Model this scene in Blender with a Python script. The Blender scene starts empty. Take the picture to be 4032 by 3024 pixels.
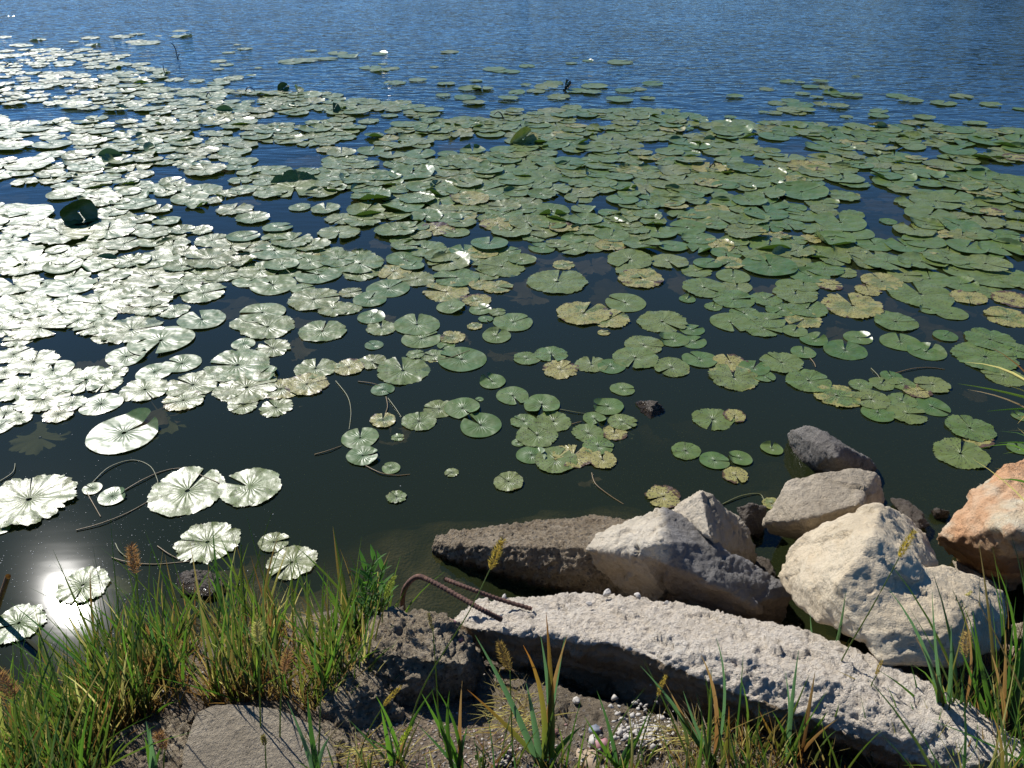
import bpy, bmesh, math, random
import numpy as np
from mathutils import Vector, Matrix, noise
from math import sin, cos, pi, radians

# ---------------------------------------------------------------- camera, sky, sun, exposure
SC = bpy.context.scene
COL = SC.collection
PITCH = radians(31.5)
F = 3138.0
H = 2.2
cam = bpy.data.cameras.new('camera')
cam.lens = 36 * F / 4032
cam.sensor_width = 36
cam.clip_start = 0.05
cam.clip_end = 2000
camo = bpy.data.objects.new('camera', cam)
camo.location = (0, 0, H)
camo.rotation_euler = (pi / 2 - PITCH, 0, 0)
COL.objects.link(camo)
SC.camera = camo

SUN_DIR = Vector((-.556, .7115, .7527)).normalized()
SUN_EL = math.asin(SUN_DIR.z)
SUN_AZ = math.atan2(SUN_DIR.x, SUN_DIR.y)
W = bpy.data.worlds.new("World")
SC.world = W
W.use_nodes = True
wn = W.node_tree.nodes
wl = W.node_tree.links
sky = wn.new('ShaderNodeTexSky')
sky.sky_type = 'NISHITA'
sky.sun_disc = False
sky.sun_elevation = SUN_EL
sky.sun_rotation = SUN_AZ
sky.air_density = .55
sky.dust_density = 0.0
sky.ozone_density = 4.5
bg = wn['Background']
bg.inputs['Strength'].default_value = 0.118
hs = wn.new('ShaderNodeHueSaturation')
hs.inputs['Saturation'].default_value = 1.2
wl.new(sky.outputs[0], hs.inputs['Color'])
wl.new(hs.outputs[0], bg.inputs['Color'])

sun = bpy.data.lights.new('sun', 'SUN')
sun.energy = 4.9
sun.angle = radians(0.53)
sun.color = (1, .965, .91)
suno = bpy.data.objects.new('sun', sun)
suno.rotation_euler = SUN_DIR.to_track_quat('Z', 'Y').to_euler()
suno.location = (-6, 8, 9)
COL.objects.link(suno)

vs = SC.view_settings
vs.view_transform = 'Standard'
vs.look = 'None'
vs.exposure = 0.36
vs.gamma = 1
SC.cycles.transparent_max_bounces = 24
SC.cycles.max_bounces = 8
SC.cycles.sample_clamp_indirect = 6
SC.cycles.caustics_reflective = False
SC.cycles.caustics_refractive = False

R = random.Random(7)
NR = np.random.RandomState(7)

# ---------------------------------------------------------------- helpers
CP, SP = cos(PITCH), sin(PITCH)


def ray(x, y):
    a = (x - 2016) / F
    b = (1512 - y) / F
    return Vector((a, CP + b * SP, -SP + b * CP))


def px(x, y, z=0.0):
    """point of the photograph's pixel on the level plane z"""
    d = ray(x, y)
    t = (z - H) / d.z
    return Vector((0, 0, H)) + d * t


def pY(x, y, Y):
    """point of the photograph's pixel on the upright plane at distance Y"""
    d = ray(x, y)
    return Vector((0, 0, H)) + d * (Y / d.y)


def proj(p):
    """world -> photograph pixel"""
    v = Vector(p) - Vector((0, 0, H))
    dz = v.y * CP - v.z * SP
    u = v.y * SP + v.z * CP
    return 2016 + F * v.x / dz, 1512 - F * u / dz


def tag(o, label=None, cat=None, group=None, kind=None):
    if label:
        o['label'] = label
    if cat:
        o['category'] = cat
    if group:
        o['group'] = group
    if kind:
        o['kind'] = kind
    return o


def empty(name, loc=(0, 0, 0)):
    o = bpy.data.objects.new(name, None)
    o.location = loc
    o.empty_display_size = .05
    COL.objects.link(o)
    return o


def link(name, me, mat=None, parent=None, loc=(0, 0, 0)):
    o = bpy.data.objects.new(name, me)
    o.location = loc
    COL.objects.link(o)
    if mat:
        me.materials.append(mat)
    if parent:
        o.parent = parent
    return o


def npmesh(name, V, Fq, smooth=True, cols=None, uvs=None):
    """V (n,3), Fq list/array of quads or tris (m,k)"""
    me = bpy.data.meshes.new(name)
    V = np.asarray(V, dtype=np.float32)
    Fq = np.asarray(Fq, dtype=np.int32)
    m, k = Fq.shape
    me.vertices.add(len(V))
    me.vertices.foreach_set('co', V.ravel())
    me.loops.add(m * k)
    me.loops.foreach_set('vertex_index', Fq.ravel())
    me.polygons.add(m)
    me.polygons.foreach_set('loop_start', np.arange(0, m * k, k, dtype=np.int32))
    me.polygons.foreach_set('loop_total', np.full(m, k, dtype=np.int32))
    if smooth:
        me.polygons.foreach_set('use_smooth', np.ones(m, dtype=bool))
    if cols is not None:
        a = me.attributes.new('tint', 'FLOAT_COLOR', 'POINT')
        c = np.ones((len(V), 4), dtype=np.float32)
        c[:, :3] = cols
        a.data.foreach_set('color', c.ravel())
    if uvs is not None:
        a = me.attributes.new('leafuv', 'FLOAT2', 'POINT')
        a.data.foreach_set('vector', np.asarray(uvs, dtype=np.float32).ravel())
    me.update(calc_edges=True)
    me.validate()
    return me


class Acc:
    """collects pieces of geometry for ONE mesh"""

    def __init__(s):
        s.V, s.F, s.C, s.n = [], [], [], 0

    def add(s, V, Fq, C):
        V = np.asarray(V, dtype=np.float32)
        s.V.append(V)
        s.F.append(np.asarray(Fq, dtype=np.int32) + s.n)
        C = np.asarray(C, dtype=np.float32)
        if C.ndim == 1:
            C = np.tile(C, (len(V), 1))
        s.C.append(C)
        s.n += len(V)

    def build(s, name, mat, parent=None, loc=(0, 0, 0), smooth=True):
        V = np.concatenate(s.V) - np.array(loc, dtype=np.float32)
        me = npmesh(name, V, np.concatenate(s.F), smooth, np.concatenate(s.C))
        return link(name, me, mat, parent, loc if parent is None else (0, 0, 0))


# ---------------------------------------------------------------- materials
class NT:
    def __init__(s, name):
        s.m = bpy.data.materials.new(name)
        s.m.use_nodes = True
        s.t = s.m.node_tree
        s.t.nodes.clear()
        s.out = s.t.nodes.new('ShaderNodeOutputMaterial')

    def n(s, ty, **kw):
        nd = s.t.nodes.new('ShaderNode' + ty)
        for k, v in kw.items():
            if k[0] == '_':
                setattr(nd, k[1:], v)
            else:
                key = k.replace('__', ' ')
                if key in nd.inputs:
                    s.set(nd.inputs[key], v)
                else:
                    s.set(nd.inputs[int(key[1:])], v)
        return nd

    def set(s, sock, v):
        if isinstance(v, bpy.types.NodeSocket):
            s.t.links.new(v, sock)
        elif isinstance(v, bpy.types.Node):
            s.t.links.new(v.outputs[0], sock)
        else:
            if hasattr(sock.default_value, '__len__') and len(sock.default_value) == 4 and len(v) == 3:
                v = (*v, 1)
            sock.default_value = v

    def math(s, op, a, b=None, clamp=False):
        nd = s.t.nodes.new('ShaderNodeMath')
        nd.operation = op
        nd.use_clamp = clamp
        s.set(nd.inputs[0], a)
        if b is not None:
            s.set(nd.inputs[1], b)
        return nd.outputs[0]

    def noise(s, vec, scale, detail=4, rough=.55, dist=0):
        nd = s.n('TexNoise', Scale=scale, Detail=detail, Roughness=rough, Distortion=dist)
        if vec is not None:
            s.set(nd.inputs['Vector'], vec)
        return nd.outputs['Fac']

    def ramp(s, fac, stops, interp='LINEAR'):
        nd = s.t.nodes.new('ShaderNodeValToRGB')
        s.set(nd.inputs[0], fac)
        cr = nd.color_ramp
        cr.interpolation = interp
        while len(cr.elements) < len(stops):
            cr.elements.new(.5)
        for e, (p, c) in zip(cr.elements, stops):
            e.position = p
            if not hasattr(c, '__len__'):
                c = (c, c, c)
            e.color = (*c, 1)
        return nd.outputs[0]

    def mix(s, fac, a, b, blend='MIX'):
        nd = s.t.nodes.new('ShaderNodeMix')
        nd.data_type = 'RGBA'
        nd.blend_type = blend
        s.set(nd.inputs[0], fac)
        s.set(nd.inputs[6], a)
        s.set(nd.inputs[7], b)
        return nd.outputs[2]

    def step(s, v, lo, hi):
        nd = s.n('MapRange', _interpolation_type='SMOOTHSTEP')
        s.set(nd.inputs['Value'], v)
        nd.inputs['From Min'].default_value = lo
        nd.inputs['From Max'].default_value = hi
        return nd.outputs[0]

    def bump(s, h, strength, dist, normal=None):
        nd = s.n('Bump', Strength=strength, Distance=dist, Height=h)
        if normal is not None:
            s.set(nd.inputs['Normal'], normal)
        return nd.outputs[0]

    def done(s, sh, vol=None):
        s.t.links.new(sh.outputs[0] if isinstance(sh, bpy.types.Node) else sh, s.out.inputs['Surface'])
        if vol:
            s.t.links.new(vol.outputs[0], s.out.inputs['Volume'])
        return s.m


def rock_mat(name, cols, dark=.5, scale=1.0, grain=1.0, rough=.9, tinted=False, cracks=0.0, speck=None, bmp=1.0, gc=.5):
    t = NT(name)
    co = t.n('TexCoord').outputs['Object']
    a = t.noise(co, 3.2 * scale, 6, .6, .4)
    c = t.ramp(a, [(.3, cols[0]), (.5, cols[1]), (.7, cols[2])])
    b = t.noise(co, 26 * scale, 6, .7)
    c = t.mix(t.step(b, .42, .72), c, tuple(dark * k for k in cols[1]))
    g = t.noise(co, 190, 4, .7)
    c = t.mix(t.math('MULTIPLY', t.step(g, .52, .75), .45 * gc), c, tuple(.35 * k for k in cols[1]))
    g2 = t.noise(co, 120, 3, .7)
    c = t.mix(t.math('MULTIPLY', t.step(g2, .56, .7), .5 * gc), c, tuple(min(.8, 1.5 * k) for k in cols[2]))
    if speck:
        v = t.n('TexVoronoi', Scale=speck[0])
        t.set(v.inputs['Vector'], co)
        c = t.mix(t.math('MULTIPLY', t.math('LESS_THAN', v.outputs['Distance'], speck[1]), .8), c, t.ramp(
            t.n('SeparateColor', Color=v.outputs['Color']).outputs[0], [(0, speck[2]), (1, speck[3])]))
    if tinted:
        at = t.n('Attribute', _attribute_name='tint')
        c = t.mix(1.0, c, at.outputs['Color'], 'MULTIPLY')
    h = t.math('ADD', t.math('MULTIPLY', t.noise(co, 42 * scale, 8, .7), 1.0), t.math('MULTIPLY', t.noise(co, 170, 5, .7), .35 * grain))
    if cracks:
        mp = t.n('Mapping')
        t.set(mp.inputs['Vector'], co)
        mp.inputs['Rotation'].default_value = (.5, .3, .35)
        mp.inputs['Scale'].default_value = (.6, 1.6, 7)
        wv = t.noise(mp.outputs[0], 5, 8, .65, .6)
        h = t.math('ADD', h, t.math('MULTIPLY', wv, 3 * cracks))
    nrm = t.bump(h, 1.0, .022 * grain * bmp)
    wz = t.n('SeparateXYZ', Vector=t.n('NewGeometry').outputs['Position']).outputs[2]
    wet = t.step(t.math('ADD', wz, t.math('MULTIPLY', t.noise(co, 14, 4), -.05)), .012, -.012)
    c = t.mix(wet, c, t.mix(1.0, c, (.42, .38, .33), 'MULTIPLY'))
    rough = t.math('SUBTRACT', rough, t.math('MULTIPLY', wet, .6))
    p = t.n('BsdfPrincipled', Base__Color=c, Roughness=rough, Normal=nrm)
    p.inputs['Specular IOR Level'].default_value = .25
    return t.done(p)


M = {}
M['cream'] = rock_mat('cream_limestone', [(.48, .39, .26), (.66, .54, .37), (.70, .60, .44)], .8, 1, .8, cracks=.25)
M['grey_tan'] = rock_mat('grey_tan_stone', [(.36, .295, .21), (.46, .385, .28), (.52, .44, .33)], .65, 1, .9, cracks=.3)
M['pale'] = rock_mat('pale_limestone', [(.50, .44, .34), (.60, .53, .42), (.64, .58, .48)], .8, 1, .8, tinted=True, cracks=.25)
M['wedge'] = rock_mat('dark_grey_stone', [(.15, .135, .12), (.22, .20, .175), (.29, .26, .22)], .6, 1, 1)
M['red'] = rock_mat('orange_stained_stone', [(.50, .25, .11), (.58, .36, .20), (.64, .50, .34)], .8, 1.2, .8, tinted=True)
M['white_conc'] = rock_mat('white_crumbling_concrete', [(.70, .61, .48), (.82, .73, .60), (.86, .79, .67)], .86, 1.3, 1.2, tinted=True, cracks=.2, bmp=1.15, gc=.35)
M['rough_conc'] = rock_mat('weathered_rough_concrete', [(.30, .225, .145), (.45, .355, .24), (.58, .48, .35)], .4, 1.6, 1.8, speck=(55, .32, (.42, .36, .27), (.10, .085, .07)))
M['dark_conc'] = rock_mat('dark_pitted_concrete', [(.36, .28, .18), (.52, .42, .29), (.64, .54, .39)], .4, 1.8, 1.9, speck=(60, .28, (.38, .33, .26), (.12, .09, .08)))
M['flat_conc'] = rock_mat('smooth_gritty_concrete', [(.36, .30, .215), (.46, .385, .28), (.53, .45, .335)], .6, 1.8, 1.5, speck=(110, .22, (.45, .4, .33), (.14, .12, .11)))
M['slab'] = rock_mat('worn_pebbly_concrete', [(.20, .155, .105), (.29, .235, .165), (.36, .30, .22)], .55, 1.8, 1.5, speck=(70, .25, (.45, .4, .33), (.14, .12, .11)))
M['small'] = rock_mat('wet_brown_stone', [(.10, .08, .06), (.17, .14, .11), (.26, .22, .18)], .5, 3, 1.2, rough=.6)


def ground_mat():
    t = NT('bank_earth')
    co = t.n('TexCoord').outputs['Object']
    a = t.noise(co, 3, 6, .65)
    c = t.ramp(a, [(.3, (.06, .04, .024)), (.5, (.125, .092, .058)), (.7, (.25, .19, .125))])
    v = t.n('TexVoronoi', Scale=80)
    t.set(v.inputs['Vector'], co)
    v.inputs['Randomness'].default_value = 1
    sep = t.n('SeparateColor', Color=v.outputs['Color'])
    pc = t.ramp(sep.outputs[0], [(0, (.34, .3, .25)), (.4, (.18, .15, .12)), (.7, (.45, .42, .37)), (1, (.12, .1, .1))])
    peb = t.math('MULTIPLY', t.math('LESS_THAN', v.outputs['Distance'], t.math('MULTIPLY', sep.outputs[2], .4)), t.math('GREATER_THAN', sep.outputs[1], .6))
    c = t.mix(peb, c, pc)
    # mud below the waterline
    z = t.n('SeparateXYZ', Vector=co).outputs[2]
    c = t.mix(t.step(z, .03, -.05), c, t.ramp(t.noise(co, 9, 5, .6), [(.3, (.05, .035, .018)), (.7, (.17, .115, .06))]))
    h = t.math('ADD', t.math('MULTIPLY', t.noise(co, 30, 8, .7), 1.2), t.math('MULTIPLY', v.outputs['Distance'], -.5))
    p = t.n('BsdfPrincipled', Base__Color=c, Roughness=.95, Normal=t.bump(h, 1, .02))
    return t.done(p)


M['ground'] = ground_mat()


def water_mat():
    t = NT('pond_water')
    co = t.n('TexCoord').outputs['Object']
    s = t.n('SeparateXYZ', Vector=co)
    # wind ripples: calm in the lee of the leaves, livelier out on the lake
    wind = t.step(s.outputs[1], 4.5, 14)
    mp = t.n('Mapping')
    t.set(mp.inputs['Vector'], co)
    mp.inputs['Rotation'].default_value = (0, 0, radians(14))
    mp.inputs['Scale'].default_value = (.6, 1.35, 1)
    n1 = t.noise(mp.outputs[0], 4.0, 2, .45, .3)
    mp2 = t.n('Mapping')
    t.set(mp2.inputs['Vector'], co)
    mp2.inputs['Rotation'].default_value = (0, 0, radians(-22))
    mp2.inputs['Scale'].default_value = (.5, 1.6, 1)
    n2 = t.noise(mp2.outputs[0], 9.5, 1.5, .45, .2)
    n3 = t.noise(co, .35, 2, .5)
    amp = t.math('MULTIPLY', wind, t.math('ADD', .55, n3))
    amp = t.math('ADD', amp, .01)
    h = t.math('ADD', t.math('MULTIPLY', n1, .026), t.math('MULTIPLY', n2, .0125))
    h = t.math('MULTIPLY', h, amp)
    nrm = t.bump(h, 1.0, 1.0)
    fr = t.n('Fresnel', IOR=1.333, Normal=nrm)
    gl = t.n('BsdfGlossy', Color=(1, 1, 1), Roughness=.042, Normal=nrm)
    tr = t.n('BsdfTransparent', Color=(.86, .9, .86))
    df = t.n('BsdfDiffuse', Color=(.085, .11, .04))
    m1 = t.n('MixShader', Fac=.16)
    t.set(m1.inputs[1], tr)
    t.set(m1.inputs[2], df)
    m2 = t.n('MixShader', Fac=t.math('MULTIPLY', fr, t.math('SUBTRACT', 1.0, t.n('NewGeometry').outputs['Backfacing'])))
    t.set(m2.inputs[1], m1)
    t.set(m2.inputs[2], gl)
    vol = t.n('VolumeAbsorption', Color=(.42, .40, .2), Density=16.0)
    return t.done(m2, vol)


M['water'] = water_mat()


def leaf_out(t, col, rough, nrm, trans=.25, spec=.5, tcol=None):
    p = t.n('BsdfPrincipled', Base__Color=col, Roughness=rough)
    p.inputs['Specular IOR Level'].default_value = spec
    if nrm is not None:
        t.set(p.inputs['Normal'], nrm)
    tl = t.n('BsdfTranslucent', Color=tcol if tcol is not None else col)
    m = t.n('MixShader', Fac=trans)
    t.set(m.inputs[1], p)
    t.set(m.inputs[2], tl)
    return m


def pad_mat(name='lily_pad_skin', trans=.10):
    # tint attribute: R decay, G hue, B yellowing;  leafuv: angle (turns), radius
    t = NT(name)
    at = t.n('Attribute', _attribute_name='tint')
    sp = t.n('SeparateColor', Color=at.outputs['Color'])
    decay, hue, yel = sp.outputs[0], sp.outputs[1], sp.outputs[2]
    uv = t.n('Attribute', _attribute_name='leafuv')
    su = t.n('SeparateXYZ', Vector=uv.outputs['Vector'])
    ang, rad = su.outputs[0], su.outputs[1]
    geo = t.n('NewGeometry')
    pos = geo.outputs['Position']
    c = t.ramp(hue, [(0, (.055, .115, .022)), (.35, (.095, .155, .03)), (.7, (.145, .18, .042)), (1, (.195, .20, .065))])
    n0 = t.noise(pos, 14, 4, .6)
    c = t.mix(t.math('MULTIPLY', t.step(n0, .4, .7), .45), c, (.15, .17, .07))
    # veins, paler
    va = t.math('ABSOLUTE', t.math('SINE', t.math('MULTIPLY', t.math('ADD', ang, t.math('MULTIPLY', t.noise(pos, 9, 2), .06)), pi * 21)))
    vein = t.math('MULTIPLY', t.step(va, .22, .0), t.step(rad, 1.0, .1))
    c = t.mix(t.math('MULTIPLY', vein, .16), c, (.24, .30, .15))
    # yellow and brown decay, from the rim inwards in blotches
    n1 = t.noise(pos, 9, 9, .66, .3)
    rim = t.math('MULTIPLY', t.math('POWER', rad, 3), .15)
    f = t.math('ADD', t.math('ADD', n1, rim), t.math('MULTIPLY', t.math('ADD', decay, yel), .34))
    yc = t.mix(t.noise(pos, 20, 3), (.29, .28, .06), (.37, .29, .11))
    c = t.mix(t.math('MULTIPLY', t.step(f, .97, 1.1), .8), c, yc)
    f2 = t.math('ADD', t.math('ADD', t.noise(pos, 11, 9, .66, .4), rim), t.math('MULTIPLY', decay, .34))
    c = t.mix(t.step(f2, 1.02, 1.07), c, (.10, .055, .025))
    # specks and insect holes
    v = t.n('TexVoronoi', Scale=95)
    t.set(v.inputs['Vector'], pos)
    sv = t.n('SeparateColor', Color=v.outputs['Color'])
    sp_on = t.math('LESS_THAN', sv.outputs[0], t.math('MULTIPLY', decay, .55))
    sp_m = t.math('MULTIPLY', sp_on, t.step(v.outputs['Distance'], .42, .28))
    c = t.mix(t.math('MULTIPLY', sp_m, .85), c, (.045, .032, .02))
    c = t.mix(t.math('MULTIPLY', geo.outputs['Backfacing'], .6), c, (.12, .22, .03))
    # relief
    h = t.math('MULTIPLY', va, t.math('MULTIPLY', t.step(rad, .95, .0), .17))
    h = t.math('ADD', h, t.math('MULTIPLY', t.noise(pos, 11, 1.6, .5), 1.5))
    h = t.math('ADD', h, t.math('MULTIPLY', t.math('MULTIPLY', t.noise(pos, 80, 3, .6), decay), .22))
    nrm = t.bump(h, 1.0, .0085)
    wet = t.math('MULTIPLY', t.step(t.noise(pos, 130, 2, .5), .56, .64), t.math('MULTIPLY', t.step(rad, .45, .98), t.math('MINIMUM', t.math('ADD', decay, .1), 1.0)))
    rough = t.math('ADD', .37, t.math('MULTIPLY', t.noise(pos, 35, 3), .08))
    rough = t.math('SUBTRACT', rough, t.math('MULTIPLY', wet, .26))
    return t.done(leaf_out(t, c, rough, nrm, trans, .56, t.mix(.5, c, (.2, .38, .03))))


M['pad'] = pad_mat()
M['pad_dark'] = pad_mat('dark_lily_pad_skin', .0)


def tint_leaf(name, rough, trans, spec, gain=2.0):
    t = NT(name)
    at = t.n('Attribute', _attribute_name='tint')
    co = t.n('TexCoord').outputs['Object']
    c = t.mix(t.math('MULTIPLY', t.noise(co, 60, 4, .6), .5), at.outputs['Color'], (.02, .02, .01))
    tc = t.mix(1.0, at.outputs['Color'], (gain, gain * 1.1, gain * .6), 'MULTIPLY')
    return t.done(leaf_out(t, c, rough, None, trans, spec, tc))


M['grass'] = tint_leaf('grass_blade', .5, .48, .4, 2.0)
M['leafy'] = tint_leaf('weed_leaf', .5, .4, .4, 1.8)
M['bristle'] = tint_leaf('seed_bristle', .7, .55, .2, 1.7)
M['stem'] = tint_leaf('floating_stem_skin', .45, .1, .5, 1.2)


def rust_mat():
    t = NT('rusty_steel')
    co = t.n('TexCoord').outputs['Object']
    c = t.ramp(t.noise(co, 60, 6, .7), [(.3, (.045, .022, .015)), (.55, (.12, .055, .035)), (.75, (.26, .14, .09))])
    p = t.n('BsdfPrincipled', Base__Color=c, Roughness=.8, Normal=t.bump(t.noise(co, 300, 4), 1, .002))
    return t.done(p)


M['rust'] = rust_mat()


def plain(name, col, rough=.8, var=.3):
    t = NT(name)
    co = t.n('TexCoord').outputs['Object']
    c = t.mix(t.noise(co, 60, 4, .6), col, tuple(var * k for k in col))
    return t.done(t.n('BsdfPrincipled', Base__Color=c, Roughness=rough, Normal=t.bump(t.noise(co, 90, 4), .5, .003)))


M['speck'] = plain('pollen_fleck', (.8, .78, .7), .3, .9)
M['sunk'] = plain('sunken_dead_leaf', (.11, .055, .028), .8, .35)
M['sunk_yellow'] = plain('sunken_yellow_leaf', (.13, .12, .03), .8, .5)


# ---------------------------------------------------------------- ground and water
def fract(v, o=4):
    return noise.fractal(Vector(v), .9, 2.1, o)


_sx = [-40, -6, -3, -1.7, -1.1, -.55, -.3, 0, .9, 1.6, 3, 8, 40]
_sy = [-20, -1.8, .7, 1.46, 1.9, 2.06, 1.9, 1.78, 1.75, 1.85, 2.3, 5, 14]


# stones and silt heaped under the surface in front of the rip-rap
MOUNDS = [(*px(X_, Y_, 0).xy, r_, h_) for X_, Y_, r_, h_ in
          [(1600, 2150, .28, -.07), (1800, 2080, .25, -.09), (2150, 2040, .3, -.07), (2450, 1990, .3, -.08), (2600, 1640, .32, -.08), (2750, 1620, .22, -.12), (3050, 1900, .3, -.1), (3080, 1760, .2, -.12),
           (3600, 2000, .3, -.09), (1700, 2300, .3, -.06), (900, 2280, .3, -.05), (3850, 1750, .2, -.15)]]


def shore(x):
    return float(np.interp(x, _sx, _sy))


def ground_z(x, y):
    s = shore(x) - y
    if s > 0:
        z = .60 * (1 - math.exp(-s / .80))
        z += .03 * fract((x * 2.2, y * 2.2, 3.1)) * min(1, s * 3)
    else:
        z = max(-1.5, s * .42 if s > -1 else -.42 + (s + 1) * .3)
        z += .02 * fract((x * 2.2, y * 2.2, 3.1))
        for (mx, my, mr, mh) in MOUNDS:
            q = ((x - mx) ** 2 + (y - my) ** 2) / (mr * mr)
            if q < 6:
                w = math.exp(-q)
                z = z * (1 - w) + w * (mh + .025 + .03 * fract((x * 6, y * 6, 1.1)))
    return z


def on_ground(x, y):
    d = ray(x, y)
    t = .5
    o = Vector((0, 0, H))
    while t < 12:
        p = o + d * t
        if p.z < ground_z(p.x, p.y):
            return p
        t += .01
    return px(x, y, 0)


def axis_pts(lo, hi, fine_lo, fine_hi, step, grow=1.35):
    a = list(np.arange(fine_lo, fine_hi, step))
    s, v = step, fine_lo
    left = []
    while v > lo:
        s *= grow
        v -= s
        left.append(max(v, lo))
    s, v = step, a[-1]
    right = []
    while v < hi:
        s *= grow
        v += s
        right.append(min(v, hi))
    return left[::-1] + a + right


gx = axis_pts(-300, 300, -2.6, 2.8, .022)
gy = axis_pts(-60, 400, .6, 3.2, .022)
V = np.array([(x, y, ground_z(x, y)) for y in gy for x in gx])
nx, ny = len(gx), len(gy)
i = np.arange(nx * ny).reshape(ny, nx)
Fq = np.stack([i[:-1, :-1].ravel(), i[:-1, 1:].ravel(), i[1:, 1:].ravel(), i[1:, :-1].ravel()], 1)
g = link('bank_ground', npmesh('bank_ground', V, Fq), M['ground'])
tag(g, 'brown earth bank with pebbles sloping down under the water', kind='structure')

bm = bmesh.new()
bmesh.ops.create_cube(bm, size=1)
for v in bm.verts:
    v.co = Vector((v.co.x * 560, 0 + (v.co.y + .5) * 340 - 30, -2.2 if v.co.z < 0 else 0))
me = bpy.data.meshes.new('lake_water')
bm.to_mesh(me)
bm.free()
wo = link('lake_water', me, M['water'])
tag(wo, 'dark calm water turning blue and rippled farther out', kind='structure')


# ---------------------------------------------------------------- rocks
def hull_bm(bm, pts):
    vs_ = [bm.verts.new(p) for p in pts]
    r = bmesh.ops.convex_hull(bm, input=vs_)
    junk = list({e for e in r['geom_interior'] + r['geom_unused'] if isinstance(e, bmesh.types.BMVert)})
    bmesh.ops.delete(bm, geom=junk, context='VERTS')


def rock(name, hulls, mat, label, cat='rock', voxel=.009, amps=(.02, .01, .004), seed=0, smooth=3, group=None, tintf=None, crag=0, parent=None, agg=0, relax=.5):
    """hulls: lists of (px, py, z) points; every point stands at its own height and distance"""
    P = [[px(*p) if not isinstance(p, Vector) else p for p in h] for h in hulls]
    allp = [p for h in P for p in h]
    cen = sum(allp, Vector()) / len(allp)
    cen.z = min(p.z for p in allp)
    bm = bmesh.new()
    for h in P:
        hull_bm(bm, [p - cen for p in h])
    bmesh.ops.recalc_face_normals(bm, faces=bm.faces)
    me = bpy.data.meshes.new(name + '_raw')
    bm.to_mesh(me)
    bm.free()
    o = bpy.data.objects.new('tmp', me)
    COL.objects.link(o)
    m = o.modifiers.new('r', 'REMESH')
    m.mode = 'VOXEL'
    m.voxel_size = voxel
    m.use_smooth_shade = True
    s = o.modifiers.new('s', 'SMOOTH')
    s.iterations = smooth
    s.factor = relax
    dg = bpy.context.evaluated_depsgraph_get()
    me2 = bpy.data.meshes.new_from_object(o.evaluated_get(dg))
    bpy.data.objects.remove(o)
    bpy.data.meshes.remove(me)
    me2.name = name
    n = len(me2.vertices)
    co = np.empty(n * 3, dtype=np.float32)
    no = np.empty(n * 3, dtype=np.float32)
    me2.vertices.foreach_get('co', co)
    me2.vertices.foreach_get('normal', no)
    co = co.reshape(-1, 3)
    no = no.reshape(-1, 3)
    off = Vector((seed * 3.7, seed * 1.3, seed * 2.1))
    a1, a2, a3 = amps
    out = np.empty((n, 3))
    for k in range(n):
        p = Vector(co[k]) + off
        d = a1 * .55 * noise.fractal(p * 4, .9, 2.1, 3)
        # chipped, stepped relief: flat flakes at two sizes
        for sc, am in ((6.5, a2 * 1.2), (19, a2 * .4)):
            w = p * sc + Vector((noise.noise(p * sc * 1.3), noise.noise(p * sc * 1.3 + off), 0)) * .35
            cp = noise.voronoi(w)[1][0]
            g = noise.random_unit_vector if False else noise.cell_vector(cp * 7.31)
            d += am * (.7 * (g - Vector((.5, .5, .5))).dot(w - cp) * 2 + .8 * (g.x - .5))
        d += a3 * noise.fractal(p * 55, .7, 2.1, 3)
        if crag:
            w = noise.noise(Vector((p.x * 4, p.y * 4, p.z * 38 + 5 * p.x)))
            d += crag * w
        if agg:
            e_ = Vector((noise.noise(p * 30), noise.noise(p * 31 + off), noise.noise(p * 29 - off))) * .6
            vd = noise.voronoi(p * 38 + e_)[0][0]
            mk = .5 + .9 * noise.noise(p * 7)
            d += agg * mk * max(-.2, .5 - vd)
            d += agg * .9 * noise.fractal(p * 34 + e_, .35, 2.3, 4)
            q = noise.fractal(p * 9 + off, .7, 2.1, 3)
            d -= agg * 1.2 * max(0, q - .25)
        out[k] = co[k] + no[k] * d
    me2.vertices.foreach_set('co', out.astype(np.float32).ravel())
    if tintf:
        a = me2.attributes.new('tint', 'FLOAT_COLOR', 'POINT')
        c = np.ones((n, 4), dtype=np.float32)
        for k in range(n):
            c[k, :3] = tintf(Vector(out[k]) + cen, Vector(no[k]))
        a.data.foreach_set('color', c.ravel())
    elif mat in (M['pale'], M['red'], M['white_conc']):
        a = me2.attributes.new('tint', 'FLOAT_COLOR', 'POINT')
        a.data.foreach_set('color', np.ones(n * 4, dtype=np.float32))
    me2.update()
    me2.materials.clear()
    ob = link(name, me2, mat, None, cen)
    tag(ob, label, cat, group)
    return ob


BO = 'boulders piled along the shore'


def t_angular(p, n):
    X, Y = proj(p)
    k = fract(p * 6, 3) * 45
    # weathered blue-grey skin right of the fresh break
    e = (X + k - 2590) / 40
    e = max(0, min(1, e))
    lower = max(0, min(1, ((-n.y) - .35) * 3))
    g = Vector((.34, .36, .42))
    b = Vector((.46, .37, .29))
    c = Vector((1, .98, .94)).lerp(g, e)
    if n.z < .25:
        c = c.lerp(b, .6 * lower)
    return c


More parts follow.
